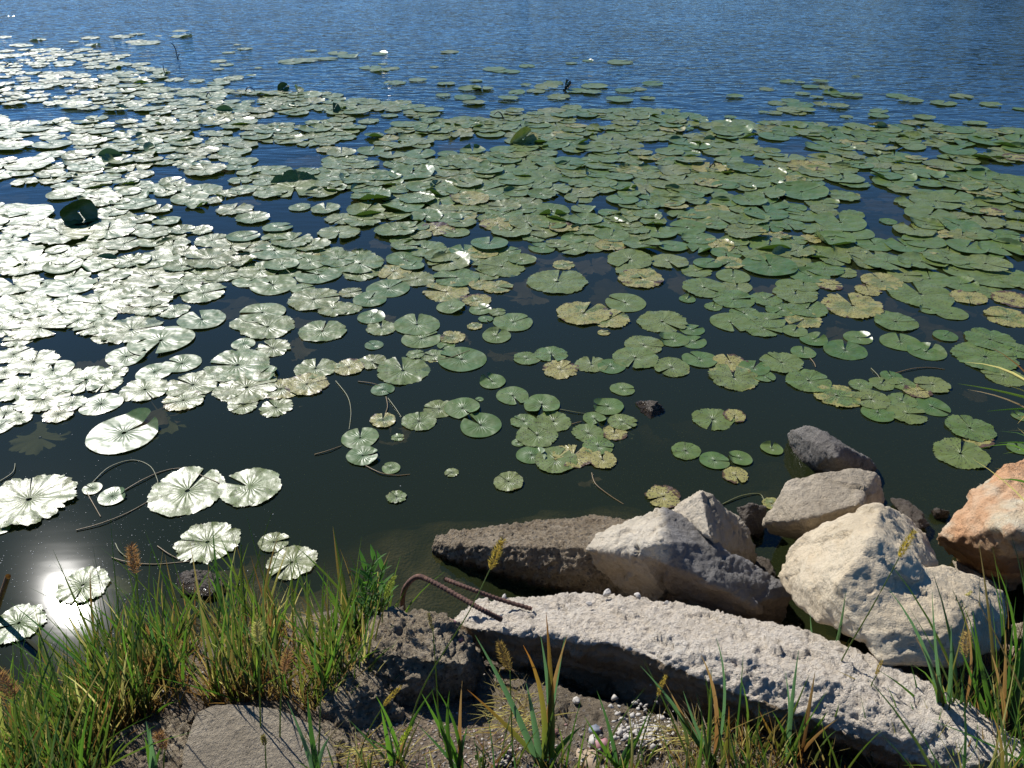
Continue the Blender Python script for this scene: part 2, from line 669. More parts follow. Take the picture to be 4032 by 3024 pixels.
rock('angular_boulder', [[
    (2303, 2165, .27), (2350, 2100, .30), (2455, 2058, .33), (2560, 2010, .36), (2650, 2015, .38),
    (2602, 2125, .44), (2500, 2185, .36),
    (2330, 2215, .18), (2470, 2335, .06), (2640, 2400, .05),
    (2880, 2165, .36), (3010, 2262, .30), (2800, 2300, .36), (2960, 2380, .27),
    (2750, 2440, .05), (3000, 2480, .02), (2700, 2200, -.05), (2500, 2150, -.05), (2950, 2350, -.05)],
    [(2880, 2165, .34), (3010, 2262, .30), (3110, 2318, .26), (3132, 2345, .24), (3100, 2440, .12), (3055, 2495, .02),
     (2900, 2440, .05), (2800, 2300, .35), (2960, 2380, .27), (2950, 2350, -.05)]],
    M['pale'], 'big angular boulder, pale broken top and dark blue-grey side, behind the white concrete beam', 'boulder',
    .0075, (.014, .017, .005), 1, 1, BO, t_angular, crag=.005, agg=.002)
rock('cream_boulder', [[
    (3467, 1980, .52), (3400, 1995, .52), (3235, 2057, .48), (3119, 2156, .40), (3050, 2268, .32), (3075, 2320, .30),
    (3440, 2110, .66), (3625, 2245, .57), (3300, 2300, .58), (3560, 2020, .38), (3640, 2100, .26), (3690, 2205, .26),
    (3152, 2371, .34), (3219, 2446, .40), (3409, 2520, .48), (3500, 2300, -.1), (3300, 2300, -.1), (3550, 2450, .53)],
    [(3625, 2240, .56), (3300, 2330, .56), (3400, 2510, .49), (3475, 2615, .47), (3690, 2635, .47), (3930, 2560, .44),
     (3957, 2420, .44), (3945, 2330, .42), (3800, 2268, .52), (3715, 2225, .52), (3560, 2480, .54), (3760, 2470, .55), (3850, 2380, .53),
     (3600, 2500, -.1), (3850, 2500, -.1)]],
    M['cream'], 'largest boulder of the shore, sunlit and cream coloured, with a shadowed hollow at its top', 'boulder',
    .008, (.020, .013, .003), 2, 2, BO, crag=.004)
rock('flat_topped_boulder', [[
    (3092, 1893, .34), (3210, 1862, .36), (3360, 1848, .36), (3448, 1868, .34), (3463, 1945, .30), (3068, 1966, .30),
    (3010, 2055, .22), (3022, 2106, .12), (3111, 2135, .08), (3300, 2150, .10), (3420, 2060, .2), (3150, 2050, .34), (3380, 1990, .37),
    (3200, 1980, -.1), (3480, 1980, -.1), (3400, 1950, -.1)]],
    M['grey_tan'], 'flat grey-tan boulder set between the cream boulder and the dark wedge rock in the water', 'boulder',
    .009, (.02, .01, .004), 3, 3, BO, crag=.004)
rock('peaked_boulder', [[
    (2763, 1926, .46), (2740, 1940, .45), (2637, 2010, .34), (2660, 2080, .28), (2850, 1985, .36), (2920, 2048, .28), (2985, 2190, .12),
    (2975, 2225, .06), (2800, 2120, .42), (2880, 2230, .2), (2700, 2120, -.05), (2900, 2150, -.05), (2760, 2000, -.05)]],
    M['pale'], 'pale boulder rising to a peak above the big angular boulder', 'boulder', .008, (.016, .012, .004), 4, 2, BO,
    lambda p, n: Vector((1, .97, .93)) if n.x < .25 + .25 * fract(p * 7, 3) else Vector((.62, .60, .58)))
rock('wedge_rock', [[
    (3101, 1707, .05), (3120, 1695, .10), (3172, 1675, .15), (3200, 1680, .17), (3280, 1745, .20), (3330, 1760, .18), (3435, 1812, .06),
    (3113, 1765, 0), (3150, 1815, -.01), (3195, 1858, -.03), (3300, 1870, .02), (3290, 1800, .18), (3420, 1900, -.08),
    (3480, 1900, -.10), (3250, 1800, -.25), (3150, 1750, -.2)]],
    M['wedge'], 'dark grey wedge of rock poking out of the water behind the flat boulder', 'rock', .008, (.014, .009, .004), 5, 2, BO)


def t_red(p, n):
    X, Y = proj(p)
    k = fract(p * 5, 4)
    if n.z < .1 or Y > 2150 + 60 * k:
        return Vector((1.0, .95, .85)) if k > .1 else Vector((.55, .5, .45))
    return Vector((1.05, .95, .9)).lerp(Vector((1.05, 1.35, 1.6)), max(0, min(1, k * 3 + .3)))


rock('orange_boulder', [[
    (4060, 1795, .50), (3990, 1830, .50), (3931, 1866, .48), (3823, 1957, .42), (3720, 2070, .32), (3683, 2115, .27), (3690, 2150, .2),
    (3757, 2200, .12), (3800, 2265, .05), (3960, 2330, .05), (4200, 2300, .1), (4250, 1900, .5), (4000, 2080, .52), (4150, 2100, .52), (3900, 2180, .38),
    (4000, 2100, -.1), (3850, 2100, -.1), (4300, 2000, -.1)]],
    M['red'], 'rust orange and cream boulder with dry grass hanging over it', 'boulder', .009, (.022, .014, .005), 6, 3, BO, t_red)


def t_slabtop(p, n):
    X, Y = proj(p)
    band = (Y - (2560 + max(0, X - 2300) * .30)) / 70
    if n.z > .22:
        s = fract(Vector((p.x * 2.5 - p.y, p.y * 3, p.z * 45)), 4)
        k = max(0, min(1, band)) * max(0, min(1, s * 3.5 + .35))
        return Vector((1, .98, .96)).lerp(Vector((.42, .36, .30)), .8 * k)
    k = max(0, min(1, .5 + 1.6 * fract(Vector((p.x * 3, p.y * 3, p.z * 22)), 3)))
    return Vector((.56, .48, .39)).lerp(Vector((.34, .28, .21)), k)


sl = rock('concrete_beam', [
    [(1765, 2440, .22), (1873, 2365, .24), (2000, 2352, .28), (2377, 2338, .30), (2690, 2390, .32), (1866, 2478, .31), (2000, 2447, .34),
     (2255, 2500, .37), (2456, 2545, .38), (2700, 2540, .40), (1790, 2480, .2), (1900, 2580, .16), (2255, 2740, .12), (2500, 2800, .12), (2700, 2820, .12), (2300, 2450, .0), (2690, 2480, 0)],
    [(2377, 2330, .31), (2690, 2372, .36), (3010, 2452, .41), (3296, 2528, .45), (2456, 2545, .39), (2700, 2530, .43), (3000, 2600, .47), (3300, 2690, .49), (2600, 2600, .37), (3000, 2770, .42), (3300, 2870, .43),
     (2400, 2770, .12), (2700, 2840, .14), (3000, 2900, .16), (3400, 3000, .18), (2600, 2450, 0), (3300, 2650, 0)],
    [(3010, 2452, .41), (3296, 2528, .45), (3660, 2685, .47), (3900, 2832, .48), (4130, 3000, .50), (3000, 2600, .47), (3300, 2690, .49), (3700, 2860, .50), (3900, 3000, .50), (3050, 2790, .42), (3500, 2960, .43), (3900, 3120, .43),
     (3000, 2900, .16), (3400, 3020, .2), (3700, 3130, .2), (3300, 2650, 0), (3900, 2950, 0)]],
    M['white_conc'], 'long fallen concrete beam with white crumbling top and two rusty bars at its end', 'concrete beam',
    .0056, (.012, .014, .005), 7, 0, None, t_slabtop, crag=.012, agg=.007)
rock('sunken_concrete_block', [[
    (1700, 2152, .03), (1706, 2185, .0), (1716, 2122, .05), (1769, 2103, .05), (1891, 2079, .08), (2103, 2056, .12), (2316, 2032, .16), (2456, 2038, .18), (2560, 2080, .2),
    (1757, 2206, -.02), (1840, 2240, -.02), (1921, 2262, -.03), (2150, 2330, -.03), (2350, 2360, -.02), (2500, 2380, -.02), (1880, 2150, .11), (2150, 2150, .19), (2400, 2160, .24), (1950, 2215, .075), (2200, 2250, .13), (2450, 2270, .15),
    (1850, 2130, -.2), (2400, 2150, -.2), (2000, 2250, -.15), (2500, 2250, -.15)]],
    M['rough_conc'], 'rough brown concrete block lying half in the water behind the rusty bars', 'concrete block',
    .0062, (.010, .010, .006), 8, 1, None, agg=.009)
rock('concrete_lump', [[
    (1474, 2445, .32), (1544, 2405, .35), (1640, 2415, .36), (1733, 2425, .35), (1850, 2492, .30), (1893, 2590, .22),
    (1460, 2560, .38), (1700, 2600, .41), (1840, 2620, .34), (1400, 2600, .3), (1450, 2860, .2), (1700, 2860, .14), (1890, 2760, .10),
    (1550, 2550, -.05), (1800, 2600, -.05)],
    [(1400, 2560, .34), (1310, 2640, .36), (1270, 2790, .37), (1400, 2890, .33), (1640, 2900, .26), (1500, 2700, .38), (1500, 2700, .05), (1300, 2850, .2)]],
    M['dark_conc'], 'dark pitted lump of concrete between the grass clump and the white beam', 'concrete lump', .0062, (.026, .016, .008), 9, 1, None, agg=.012)
rock('flat_concrete_chunk', [[
    (778, 2802, .40), (850, 2778, .41), (911, 2772, .41), (1050, 2785, .41), (1140, 2806, .41), (1276, 2870, .40), (1330, 2980, .41), (1350, 3120, .42),
    (740, 2900, .42), (690, 3120, .44), (800, 2900, .2), (1200, 2950, .2), (1000, 3100, .2), (1000, 2900, .2)]],
    M['flat_conc'], 'flat grey chunk of gritty concrete at the foot of the grass clump', 'concrete chunk', .007, (.004, .004, .002), 10, 1, None, agg=.0025)
rock('broken_concrete_rubble', [[
    (600, 2830, .36), (700, 2790, .37), (790, 2800, .37), (760, 2880, .40), (720, 3100, .41), (500, 2880, .36), (340, 2990, .34), (250, 3130, .36),
    (600, 2900, .15), (400, 3050, .15)]],
    M['dark_conc'], 'crumbling dark concrete rubble beside the flat grey chunk', 'concrete rubble', .007, (.016, .016, .008), 11, 1, None, agg=.014)
rock('broken_concrete_rubble', [[
    (1180, 2830, .34), (1290, 2850, .36), (1400, 2930, .36), (1440, 3100, .36), (1330, 3120, .38), (1290, 2900, .38), (1250, 2900, .15), (1400, 3050, .15)]],
    M['dark_conc'], 'narrow pitted concrete rubble between the flat chunk and the dark lump', 'concrete rubble', .007, (.014, .014, .007), 12, 1, None, agg=.012)
rock('pebbly_concrete_slab', [[
    (1880, 2620, .14), (1960, 2660, .20), (2080, 2690, .24), (2300, 2740, .24), (2500, 2800, .25), (2650, 2830, .26), (2900, 2900, .27), (2960, 3080, .30), (2500, 3150, .34),
    (2100, 3120, .34), (1900, 3080, .30), (1850, 2850, .18), (2200, 2850, .0), (2600, 2950, .0)]],
    M['slab'], 'worn slab of pebbly concrete lying in front of the white beam', 'concrete slab', .009, (.022, .014, .006), 13, 2, None, agg=.009)
small = [
    ([(2497, 1585, .01), (2530, 1578, .03), (2575, 1580, .045), (2612, 1595, .02), (2610, 1640, -.01), (2560, 1650, 0), (2520, 1620, 0), (2560, 1620, -.15)],
     'small brown rock just breaking the surface among the lily pads'),
    ([(2900, 2000, .1), (2960, 1985, .12), (3010, 2000, .1), (3020, 2050, .06), (2990, 2130, 0), (2930, 2090, .05), (2960, 2050, -.1)],
     'dark rough stone wedged between the peaked boulder and the flat boulder'),
    ([(2960, 2180, .05), (3030, 2200, .08), (3060, 2260, .06), (3040, 2330, 0), (2980, 2280, .02), (3020, 2260, -.1)],
     'dark stone low in the gap left of the cream boulder'),
    ([(3660, 2010, .02), (3700, 2000, .05), (3745, 2012, .04), (3740, 2040, .01), (3680, 2045, 0), (3700, 2030, -.1)],
     'small stone at the waterline beside the orange boulder'),
    ([(3500, 1960, .03), (3560, 1960, .06), (3640, 2020, .05), (3660, 2070, .02), (3600, 2090, .05), (3560, 2040, -.1)],
     'dark wet stone in the shadow behind the cream boulder'),
    ([(3740, 2200, .12), (3830, 2240, .16), (3930, 2300, .16), (3990, 2400, .12), (3900, 2420, .1), (3800, 2330, .1), (3880, 2330, -.05)],
     'whitish stone under the dry grass between the cream and orange boulders'),
    ([(690, 2260, .0), (760, 2240, .05), (850, 2255, .05), (900, 2300, .02), (830, 2350, .02), (700, 2340, .01), (790, 2290, -.15)],
     'brown stone half hidden in the tall grass at the waterline'),
    ([(3980, 2450, .2), (4040, 2440, .25), (4100, 2480, .25), (4060, 2560, .15), (3990, 2540, .15), (4040, 2500, 0)],
     'pale stone half buried in grass beside the cream boulder'),
]
for k, (h, lab) in enumerate(small):
    rock('shore_stone', [h], M['small'] if 'whitish' not in lab and 'pale' not in lab else M['grey_tan'], lab, 'stone', .006, (.01, .008, .004), 20 + k, 1, 'small stones along the waterline', agg=.005)


# ---------------------------------------------------------------- lily pads
def pad_geom(c, dia, notch, decay, hue, yel, ragged, na, nr, z, curl=None, tilt=(0, 0), cup=0.0, rs=0, gap=None):
    """one leaf: c centre (x,y), notch direction in the world, curl list of (direction, offset 0..1, angle, radius)"""
    r_ = random.Random(rs)
    Rr = dia / 2
    gap = gap if gap is not None else r_.uniform(.03, .16)
    th = np.linspace(gap, 2 * pi - gap, na)
    t01 = np.linspace(0, 1, na)
    ph = [r_.uniform(0, 7) for _ in range(10)]
    out = 1 + .03 * np.sin(2 * th + ph[0]) + .02 * np.sin(3 * th + ph[1])
    # the two lobes round off beside the notch
    lob = r_.uniform(.05, .13)
    e = np.minimum(th, 2 * pi - th)
    out *= 1 - lob * np.exp(-(e / .16) ** 2)
    if ragged > 0:
        out += ragged * (.012 * np.sin(31 * th + ph[2]) + .012 * np.sin(47 * th + ph[3]) + .02 * np.sin(11 * th + ph[4]) + .025 * np.sin(7 * th + ph[5]))
        out += ragged * .045 * (NR_(r_, na) - .5)
        for _ in range(int(ragged * 12 * r_.random() + ragged * 5)):
            a0 = r_.uniform(.2, 6.1)
            w = r_.uniform(.015, .07)
            dd = r_.uniform(.04, .20) ** 1.15 * min(1.4, ragged)
            out -= dd * np.exp(-((th - a0) / w) ** 2)
    out = np.maximum(out, .35)
    rad = np.linspace(0.04, 1, nr) ** .85
    jx = .08
    TH, RA = np.meshgrid(th, rad)
    rr = RA * out[None, :]
    X = rr * np.cos(TH)
    Y = rr * np.sin(TH)
    # surface: dip at the middle, waves between the veins, lifted rim
    wave = (.010 + .012 * ragged) * np.sin(TH * 5 + ph[6]) * RA ** 2 + .012 * ragged * np.sin(TH * 13 + ph[7]) * RA ** 3
    crease = .005 * np.abs(np.sin(TH * 9 + ph[8])) * RA * (1.1 - RA) * 2.2
    Z = wave + crease + .03 * (RA ** .7) * .6 + cup * RA ** 4
    Z += .02 * RA * np.exp(-(np.minimum(TH, 2 * pi - TH) / .25) ** 2)
    P = np.stack([X, Y, Z], -1).reshape(-1, 3) * Rr
    for (cd, co_, ca, cr) in (curl or []):
        n_ = np.array([cos(cd), sin(cd)])
        s = P[:, 0] * n_[0] + P[:, 1] * n_[1] - co_ * Rr
        m = s > 0
        cr_ = cr * Rr
        a = np.clip(s / cr_, 0, ca)
        rest = s - a * cr_
        ns = np.where(m, cr_ * np.sin(a) + rest * np.cos(a), s)
        nz = np.where(m, cr_ * (1 - np.cos(a)) + rest * np.sin(a), 0)
        hz = P[:, 2].copy()
        P[:, 0] += (ns - s) * n_[0]
        P[:, 1] += (ns - s) * n_[1]
        # thickness waves follow the turned surface
        P[:, 0] -= np.where(m, hz * np.sin(a), 0) * n_[0]
        P[:, 1] -= np.where(m, hz * np.sin(a), 0) * n_[1]
        P[:, 2] = np.where(m, nz + hz * np.cos(a), hz)
    cn, sn = cos(notch), sin(notch)
    Q = P.copy()
    Q[:, 0] = P[:, 0] * cn - P[:, 1] * sn
    Q[:, 1] = P[:, 0] * sn + P[:, 1] * cn
    Q[:, 2] += Q[:, 0] * tilt[0] + Q[:, 1] * tilt[1]
    Q[:, 2] += z
    Q[:, 0] += c[0]
    Q[:, 1] += c[1]
    uv = np.stack([(TH / (2 * pi)).ravel(), RA.ravel()], 1)
    cols = np.tile([decay, hue, yel], (len(Q), 1))
    i = np.arange(nr * na).reshape(nr, na)
    Fq = np.stack([i[:-1, :-1].ravel(), i[1:, :-1].ravel(), i[1:, 1:].ravel(), i[:-1, 1:].ravel()], 1)
    # close the middle on the side away from the notch
    return Q, Fq, cols, uv


def NR_(r_, n):
    return np.array([r_.random() for _ in range(n)])


# hand placed leaves: (x, y, width, notch direction in the picture or None, kind) in the pixels of one enlarged ninth of the photograph
# kinds: g smooth fresh, m mottled, r ragged, y yellowing, t tan, s small and shiny, c curled
D = """170 70 330 N r;60 -10 420 200 m;440 10 300 N m;650 62 235 25 g;750 122 220 N r;980 130 400 172 r;1450 118 260 N r;1370 28 340 N r;460 203 300 8 g;90 190 350 N r;650 312 390 178 r
1320 245 290 N m;990 270 310 N r;1130 360 200 N r;860 330 200 N t;1630 160 235 45 g;1770 192 300 130 g;1960 215 160 N g;2035 285 330 10 m;2010 50 240 20 g;2065 125 290 165 g;1880 112 140 N g
2165 345 220 N r;140 310 390 N r;110 385 300 N r;1310 415 300 110 g;1700 372 290 190 g;1590 440 200 N m;1735 465 340 150 m;850 480 410 12 r;1045 552 405 250 g;610 465 250 N r;820 655 258 20 g;2090 492 300 75 m
260 470 340 N t;120 545 200 N t;1578 572 155 320 s;1770 600 230 N r;1540 710 420 180 m;1180 700 240 160 g;1002 755 232 40 g;1700 765 210 N g;1250 838 330 150 r;1600 855 400 N r;940 870 300 N r;345 745 255 90 g
220 690 300 N r;90 640 230 N r;2045 732 270 80 m;120 860 330 N r;280 935 330 N r;560 805 330 N r;745 755 170 45 r;655 963 262 200 g;310 855 300 N r;1190 940 260 N y;1575 975 190 N m;1790 985 220 N r
1820 865 260 N y;1990 835 280 N y;380 1030 200 N t;-5 1110 180 N g;130 1060 150 N r;805 1152 455 40 g;600 1512 122 N g;730 1562 182 20 g;1215 1525 490 65 m;1620 1500 400 150 m;190 1585 560 N r
470 960 180 N r;1380 150 150 N r;1590 1560 220 N m;40 1020 180 N r;1480 880 200 N r;700 520 200 N r;60 60 200 N r;1010 30 300 N m;850 40 240 N r;1180 190 280 N r;240 350 280 N r;10 480 240 N r;30 760 180 N r;430 800 260 N r;680 830 220 N r"""
G = """10 115 110 N g;1345 198 400 N r;1775 200 190 N r;1890 330 320 N r;540 480 330 N r;125 725 330 N r"""
E = """120 60 310 N m;130 110 250 N r;340 105 240 N y;460 68 165 60 g;700 45 290 N m;745 145 295 190 m;490 150 240 N r;680 235 300 N y;900 190 150 N t;1010 205 200 N y;1040 75 310 N m;1170 30 180 N g
305 215 275 40 g;185 285 222 60 g;60 240 150 N r;40 345 180 N r;880 290 190 N y;712 335 190 345 g;900 350 150 20 g;1010 368 110 N r;935 412 95 N g;195 400 185 55 g;490 448 300 90 g;520 537 260 30 g
260 470 200 N r;212 580 125 N s;680 582 115 N g;865 458 100 N y;720 530 170 N t;1113 430 262 30 g;1005 522 190 70 g;1400 170 385 80 m;1840 305 270 150 g;1570 375 350 N y;1740 410 260 N y;1700 500 80 N y
2080 430 320 315 m;1200 665 175 180 m;1360 638 212 N m;1420 735 240 N Y;1620 705 212 N m;1750 718 185 N g;780 672 318 165 g;400 745 350 100 m;200 690 190 N r;480 640 120 N r;600 650 160 N r;50 725 200 N y
268 868 150 N s;978 817 175 125 g;1110 908 215 290 g;1300 967 238 265 g;1822 865 160 0 g;1727 980 202 175 g;1640 1057 150 N g;1820 1080 185 N m;1375 1075 230 N m;1183 1075 170 N m;1270 1165 272 N m
1145 1212 85 85 g;1233 1292 197 0 g;1600 1150 210 N m;1665 1235 200 N m;1390 1325 280 N m;1500 1300 260 N Y;1690 1325 190 N y;1770 1150 165 N Y;785 990 240 300 g;635 995 210 N m;903 1101 272 130 g;895 930 55 N g
505 1075 222 90 m;270 1068 170 N y;367 1178 85 N r;122 1182 240 90 g;140 1300 210 10 g;322 1378 122 N g;715 1407 92 230 m;1083 1467 196 130 m;357 1565 130 N r;2085 1565 230 N Y;1960 580 260 N m;1905 665 290 N m
2150 545 200 N g;2140 725 240 N m;1870 30 300 N m;1440 60 150 N y;1940 150 300 N y;2120 40 250 N m;660 5 250 N m;1900 100 250 N m;120 10 200 N r;930 120 200 N m"""
Fz = """160 55 180 N g;300 50 200 N y;560 70 350 110 g;480 5 190 N m;90 100 200 N m;325 135 220 90 g;140 210 290 325 m;350 205 200 N m;30 282 110 N g;820 130 250 N g;690 190 180 N g;330 285 270 N m;730 250 290 90 m
810 345 260 N m;540 285 200 N m;310 433 260 290 g;400 375 200 N m;555 420 220 N m;520 470 250 N m;780 415 240 N y;725 490 165 N g;1100 325 380 N y;1380 430 275 0 m;1310 385 150 N m;1740 375 200 170 g;1600 350 140 N g
850 548 175 45 g;1135 532 185 0 g;1052 613 267 90 g;1410 560 250 100 g;1577 623 235 N g;1700 522 155 60 g;1990 545 310 N m;1960 655 400 N m;2080 780 260 N m;2100 400 280 N y;110 672 222 130 g;60 480 160 N g
70 560 172 N g;780 626 165 90 g;640 692 278 N m;330 790 320 95 r;310 695 230 N Y;525 780 150 N g;460 730 200 N g;815 812 290 N m;1000 910 290 N y;1150 838 150 N m;1290 832 160 N m;1352 785 140 110 g
1420 832 160 N m;1618 838 212 180 m;1520 880 180 N Y;1220 935 240 N m;1420 940 190 80 m;1455 1025 250 N m;1265 1022 212 90 g;1615 978 225 N g;195 1060 262 260 m;335 1040 150 N Y;1860 1120 300 N m;1910 1192 190 N Y
1800 1285 340 N m;205 1330 190 350 g;368 1315 160 160 g;577 1252 142 90 g;340 1425 170 N y;20 1268 190 N m;575 1610 120 N y;2185 1040 110 N g;2175 1250 140 N g;2140 285 260 N Y;1830 60 200 N g;1960 60 300 N m
1320 50 300 N m;1550 45 300 N m;1700 20 280 N m;1250 15 260 N m;2100 130 280 N m;1780 100 190 N g;2020 150 320 N m;1600 150 270 100 g;1800 185 230 N g;1290 170 260 N y;1540 250 420 N m;1850 270 230 N y;1440 130 220 N m;2000 240 200 N m
1050 110 160 N m;950 190 170 N y;920 90 240 N m;1180 40 240 N m;2190 170 240 N m;1200 225 170 N Y;780 195 200 N m;200 330 120 N m;640 350 200 N m;2170 620 200 N m;980 30 200 N m;700 20 260 N m"""
A2 = """60 1375 300 N g;170 1400 350 110 g;90 1530 170 N g;400 1530 380 120 r;700 1500 350 70 r;1230 1290 240 80 g;880 1330 250 30 g;1030 1360 180 60 m;1000 1515 230 N m;1640 1420 220 20 m;1800 1480 190 20 g;1800 1540 200 N g
1520 1360 240 60 r;1780 1630 300 80 g;2030 1600 230 N m;1500 1600 240 N r;1945 1350 140 10 g;2110 1360 190 90 m;1785 1110 225 30 g;1540 1090 180 N g;1330 1110 270 N m;1990 1120 190 N m;1910 1220 380 N m;1730 1185 180 N m;1560 1175 160 N m
780 970 230 N g;1055 965 240 N g;340 940 240 N g;90 955 240 N g;100 870 250 N g;340 890 150 N g;230 840 220 N g;70 830 160 N g;600 1080 290 N g;880 1080 220 N m;200 1070 300 N m;330 1140 180 N m;620 1200 200 N m;420 1210 160 N g"""
B2 = """740 1510 180 160 g;780 1450 190 N m;960 1590 250 80 g;795 1625 190 100 g;1350 1455 220 270 g;1360 1370 240 280 g;1700 1490 200 N g;2050 1505 250 90 g;1740 1455 250 N m;390 1560 150 N g;1100 1500 270 60 m;780 1370 230 N m
400 1340 290 70 g;200 1280 290 N m;930 1240 260 20 g;1135 1255 180 N g;1310 1155 240 N g;1490 1160 190 N g;460 1130 300 70 c;600 1070 200 N m;510 1005 200 60 g;690 1005 130 N g;190 985 180 N g;330 1010 180 N m;1820 1300 210 N g;2000 1275 150 N g
1050 1080 160 70 g;1180 965 200 N g;1050 975 180 10 g;850 985 170 N m;1330 1000 150 N m;1050 1400 250 N m;1250 1540 170 N m;1580 1430 220 N m;2150 1600 200 N g;1500 1620 200 N m;1950 1590 260 N m;1300 1610 180 N g;100 1165 260 N m"""
C2 = """590 890 200 90 g;660 860 190 N m;400 915 170 90 g;370 850 190 N m;905 953 230 150 g;1470 950 210 N g;1470 915 140 N g;1370 1010 200 90 g;1780 980 230 20 g;910 1040 220 N m;680 1030 220 N m;520 1018 115 N g;575 985 115 N g
300 1010 155 100 g;300 1045 190 N m;1145 1078 175 90 g;1110 1195 200 N m;1590 1135 210 N g;1590 1190 200 N g;1040 1160 260 100 g;275 1205 170 N g;460 1200 200 N m;650 1190 165 90 g;830 1190 180 70 g;90 1310 150 N c;260 1320 175 N g
580 1325 220 N g;770 1250 340 20 g;1020 1450 330 110 g;1100 1400 150 N m;1600 1400 310 60 g;1500 1500 270 N m;1440 1600 260 N g;1240 1590 240 120 g;560 1590 270 80 g;330 1570 190 N m;100 1550 220 N m;1900 1520 230 N g;1840 1610 260 60 g
2070 1620 300 N g;1750 1275 240 60 g;1640 1310 330 N m;540 1390 280 120 g;780 1400 240 N g;900 1500 250 N m;1330 1440 110 N g;1560 1570 280 N g;70 1390 220 N g;720 1560 170 N m;2000 1340 280 N m;1960 1145 230 90 c;2100 1180 200 N m"""
zoomed = [(D, 0, 1008), (G, 0, 2016), (E, 1344, 1008), (Fz, 2688, 1008), (A2, 0, 0), (B2, 1344, 0), (C2, 2688, 0)]
# lone leaves out in the lake: (x, y, width)
far_lone = """12 147 60;70 178 60;150 158 60;95 180 70;355 150 72;290 165 40;480 145 90;540 135 60;365 178 60;710 122 60;715 143 80;625 142 25;575 170 110;535 165 80;900 208 50;935 176 32;965 193 60;1225 200 48;860 242 64;892 256 58;860 273 46;1017 268 30
1152 243 120;1210 238 110;1290 232 80;1375 222 90;1495 212 66;1507 252 40;1458 267 85;1495 278 80;1545 270 60;1710 265 36;1770 205 76;2440 246 106;2074 261 66;1945 273 90;1975 280 80;2015 283 70;2250 250 46;2315 240 44;2265 228 26
775 320 66;875 314 70;920 312 80;860 330 90;990 301 40;1330 210 80;1645 317 74;1555 328 85;1757 332 74;1875 319 54;1900 350 90;1850 352 90;1745 378 62;1865 407 94;1830 385 90;2003 390 86;2035 366 70;2110 360 80;2150 345 100;2180 328 80;2070 336 44
2340 342 104;2270 360 80;2330 365 84;2460 358 80;2515 352 66;2570 333 84;2200 386 94;2250 425 86;2440 394 112;2550 388 60;3018 353 60;3100 323 60;3148 327 40;3190 343 70;3250 347 60;3160 370 60;3230 322 66;3215 384 56;3270 368 70;3300 377 60;3350 376 90
3060 408 74;3110 400 70;3150 417 104;3115 435 110;3170 437 80;3050 447 60;3140 447 70;3230 413 60;3300 420 84;3530 379 80;3585 398 90;3714 408 100;3785 381 90;3900 414 80;4020 431 60;3333 460 52;3460 440 70;3458 457 84;3638 467 88;3590 488 90;3670 492 90
3850 488 74;3820 487 60;2892 382 68;3005 442 40;3371 302 32;2875 464 50;4070 300 50;2480 620 90"""

bounds = None
PADS = []   # (pixel x, pixel y, world x, world y, dia, notch, kind)


def add_pad(X, Y, Wp, nd, kind):
    p = px(X, Y, 0)
    pl, pr = px(X - Wp / 2, Y, 0), px(X + Wp / 2, Y, 0)
    dia = (pr - pl).length
    if nd is None:
        no = R.uniform(0, 2 * pi)
    else:
        a = radians(nd)
        q = px(X + 8 * cos(a), Y - 8 * sin(a) * .5, 0)
        no = math.atan2(q.y - p.y, q.x - p.x)
    PADS.append([X, Y, p.x, p.y, dia, no, kind])


for txt, ox, oy in zoomed:
    for it in txt.replace('\n', ';').split(';'):
        a = it.split()
        if len(a) < 5:
            continue
        add_pad(ox + float(a[0]) * .6076, oy + float(a[1]) * .6076, float(a[2]) * .6076, None if a[3] == 'N' else float(a[3]), a[4])
for it in far_lone.replace('\n', ';').split(';'):
    a = it.split()
    if len(a) == 3:
        add_pad(float(a[0]), float(a[1]), float(a[2]), None, R.choice('ggmrm'))


def in_poly(x, y, P):
    c = False
    for k in range(len(P)):
        (x1, y1), (x2, y2) = P[k], P[k - 1]
        if (y1 > y) != (y2 > y) and x < (x2 - x1) * (y - y1) / (y2 - y1) + x1:
            c = not c
    return c


MAT = [(-400, 180), (0, 195), (330, 195), (500, 205), (500, 222), (720, 320), (560, 300), (640, 350), (950, 352), (1344, 375), (1650, 420), (1750, 440), (2300, 438), (2640, 430), (2810, 480),
       (3290, 492), (3600, 505), (4050, 520), (4500, 540), (4500, 1010), (3500, 1005), (2700, 1000), (2450, 975), (2100, 1030), (1500, 1040), (1200, 1060), (900, 1120), (500, 1260), (-300, 1330)]
GAPS = [(130, 440, 150, 22), (210, 560, 95, 28), (1130, 615, 110, 45), (860, 700, 60, 22), (90, 770, 110, 26), (1150, 850, 130, 75), (610, 815, 50, 18), (270, 820, 60, 24), (1800, 575, 90, 20),
        (1400, 575, 60, 20), (1865, 925, 75, 22), (1375, 785, 40, 28), (1830, 448, 70, 16), (2350, 480, 60, 10), (3145, 577, 90, 30), (2950, 632, 40, 14), (3440, 840, 110, 58), (3420, 770, 40, 20), (3990, 665, 70, 18),
        (3050, 565, 55, 16), (3540, 945, 50, 16), (960, 385, 50, 10), (370, 280, 60, 8), (240, 275, 50, 6), (560, 235, 40, 10), (1150, 470, 40, 8), (1260, 455, 30, 8), (1500, 610, 60, 12), (2560, 580, 40, 8),
        (1430, 950, 60, 16), (2150, 1010, 60, 20), (3850, 590, 60, 12), (1000, 900, 60, 12), (560, 1010, 60, 14), (760, 860, 40, 14), (1920, 560, 60, 14), (1700, 610, 40, 10), (2360, 800, 30, 10), (2200, 800, 30, 10)]
grid = {}


def gkey(x, y):
    return int(math.floor(x / .4)), int(math.floor(y / .4))


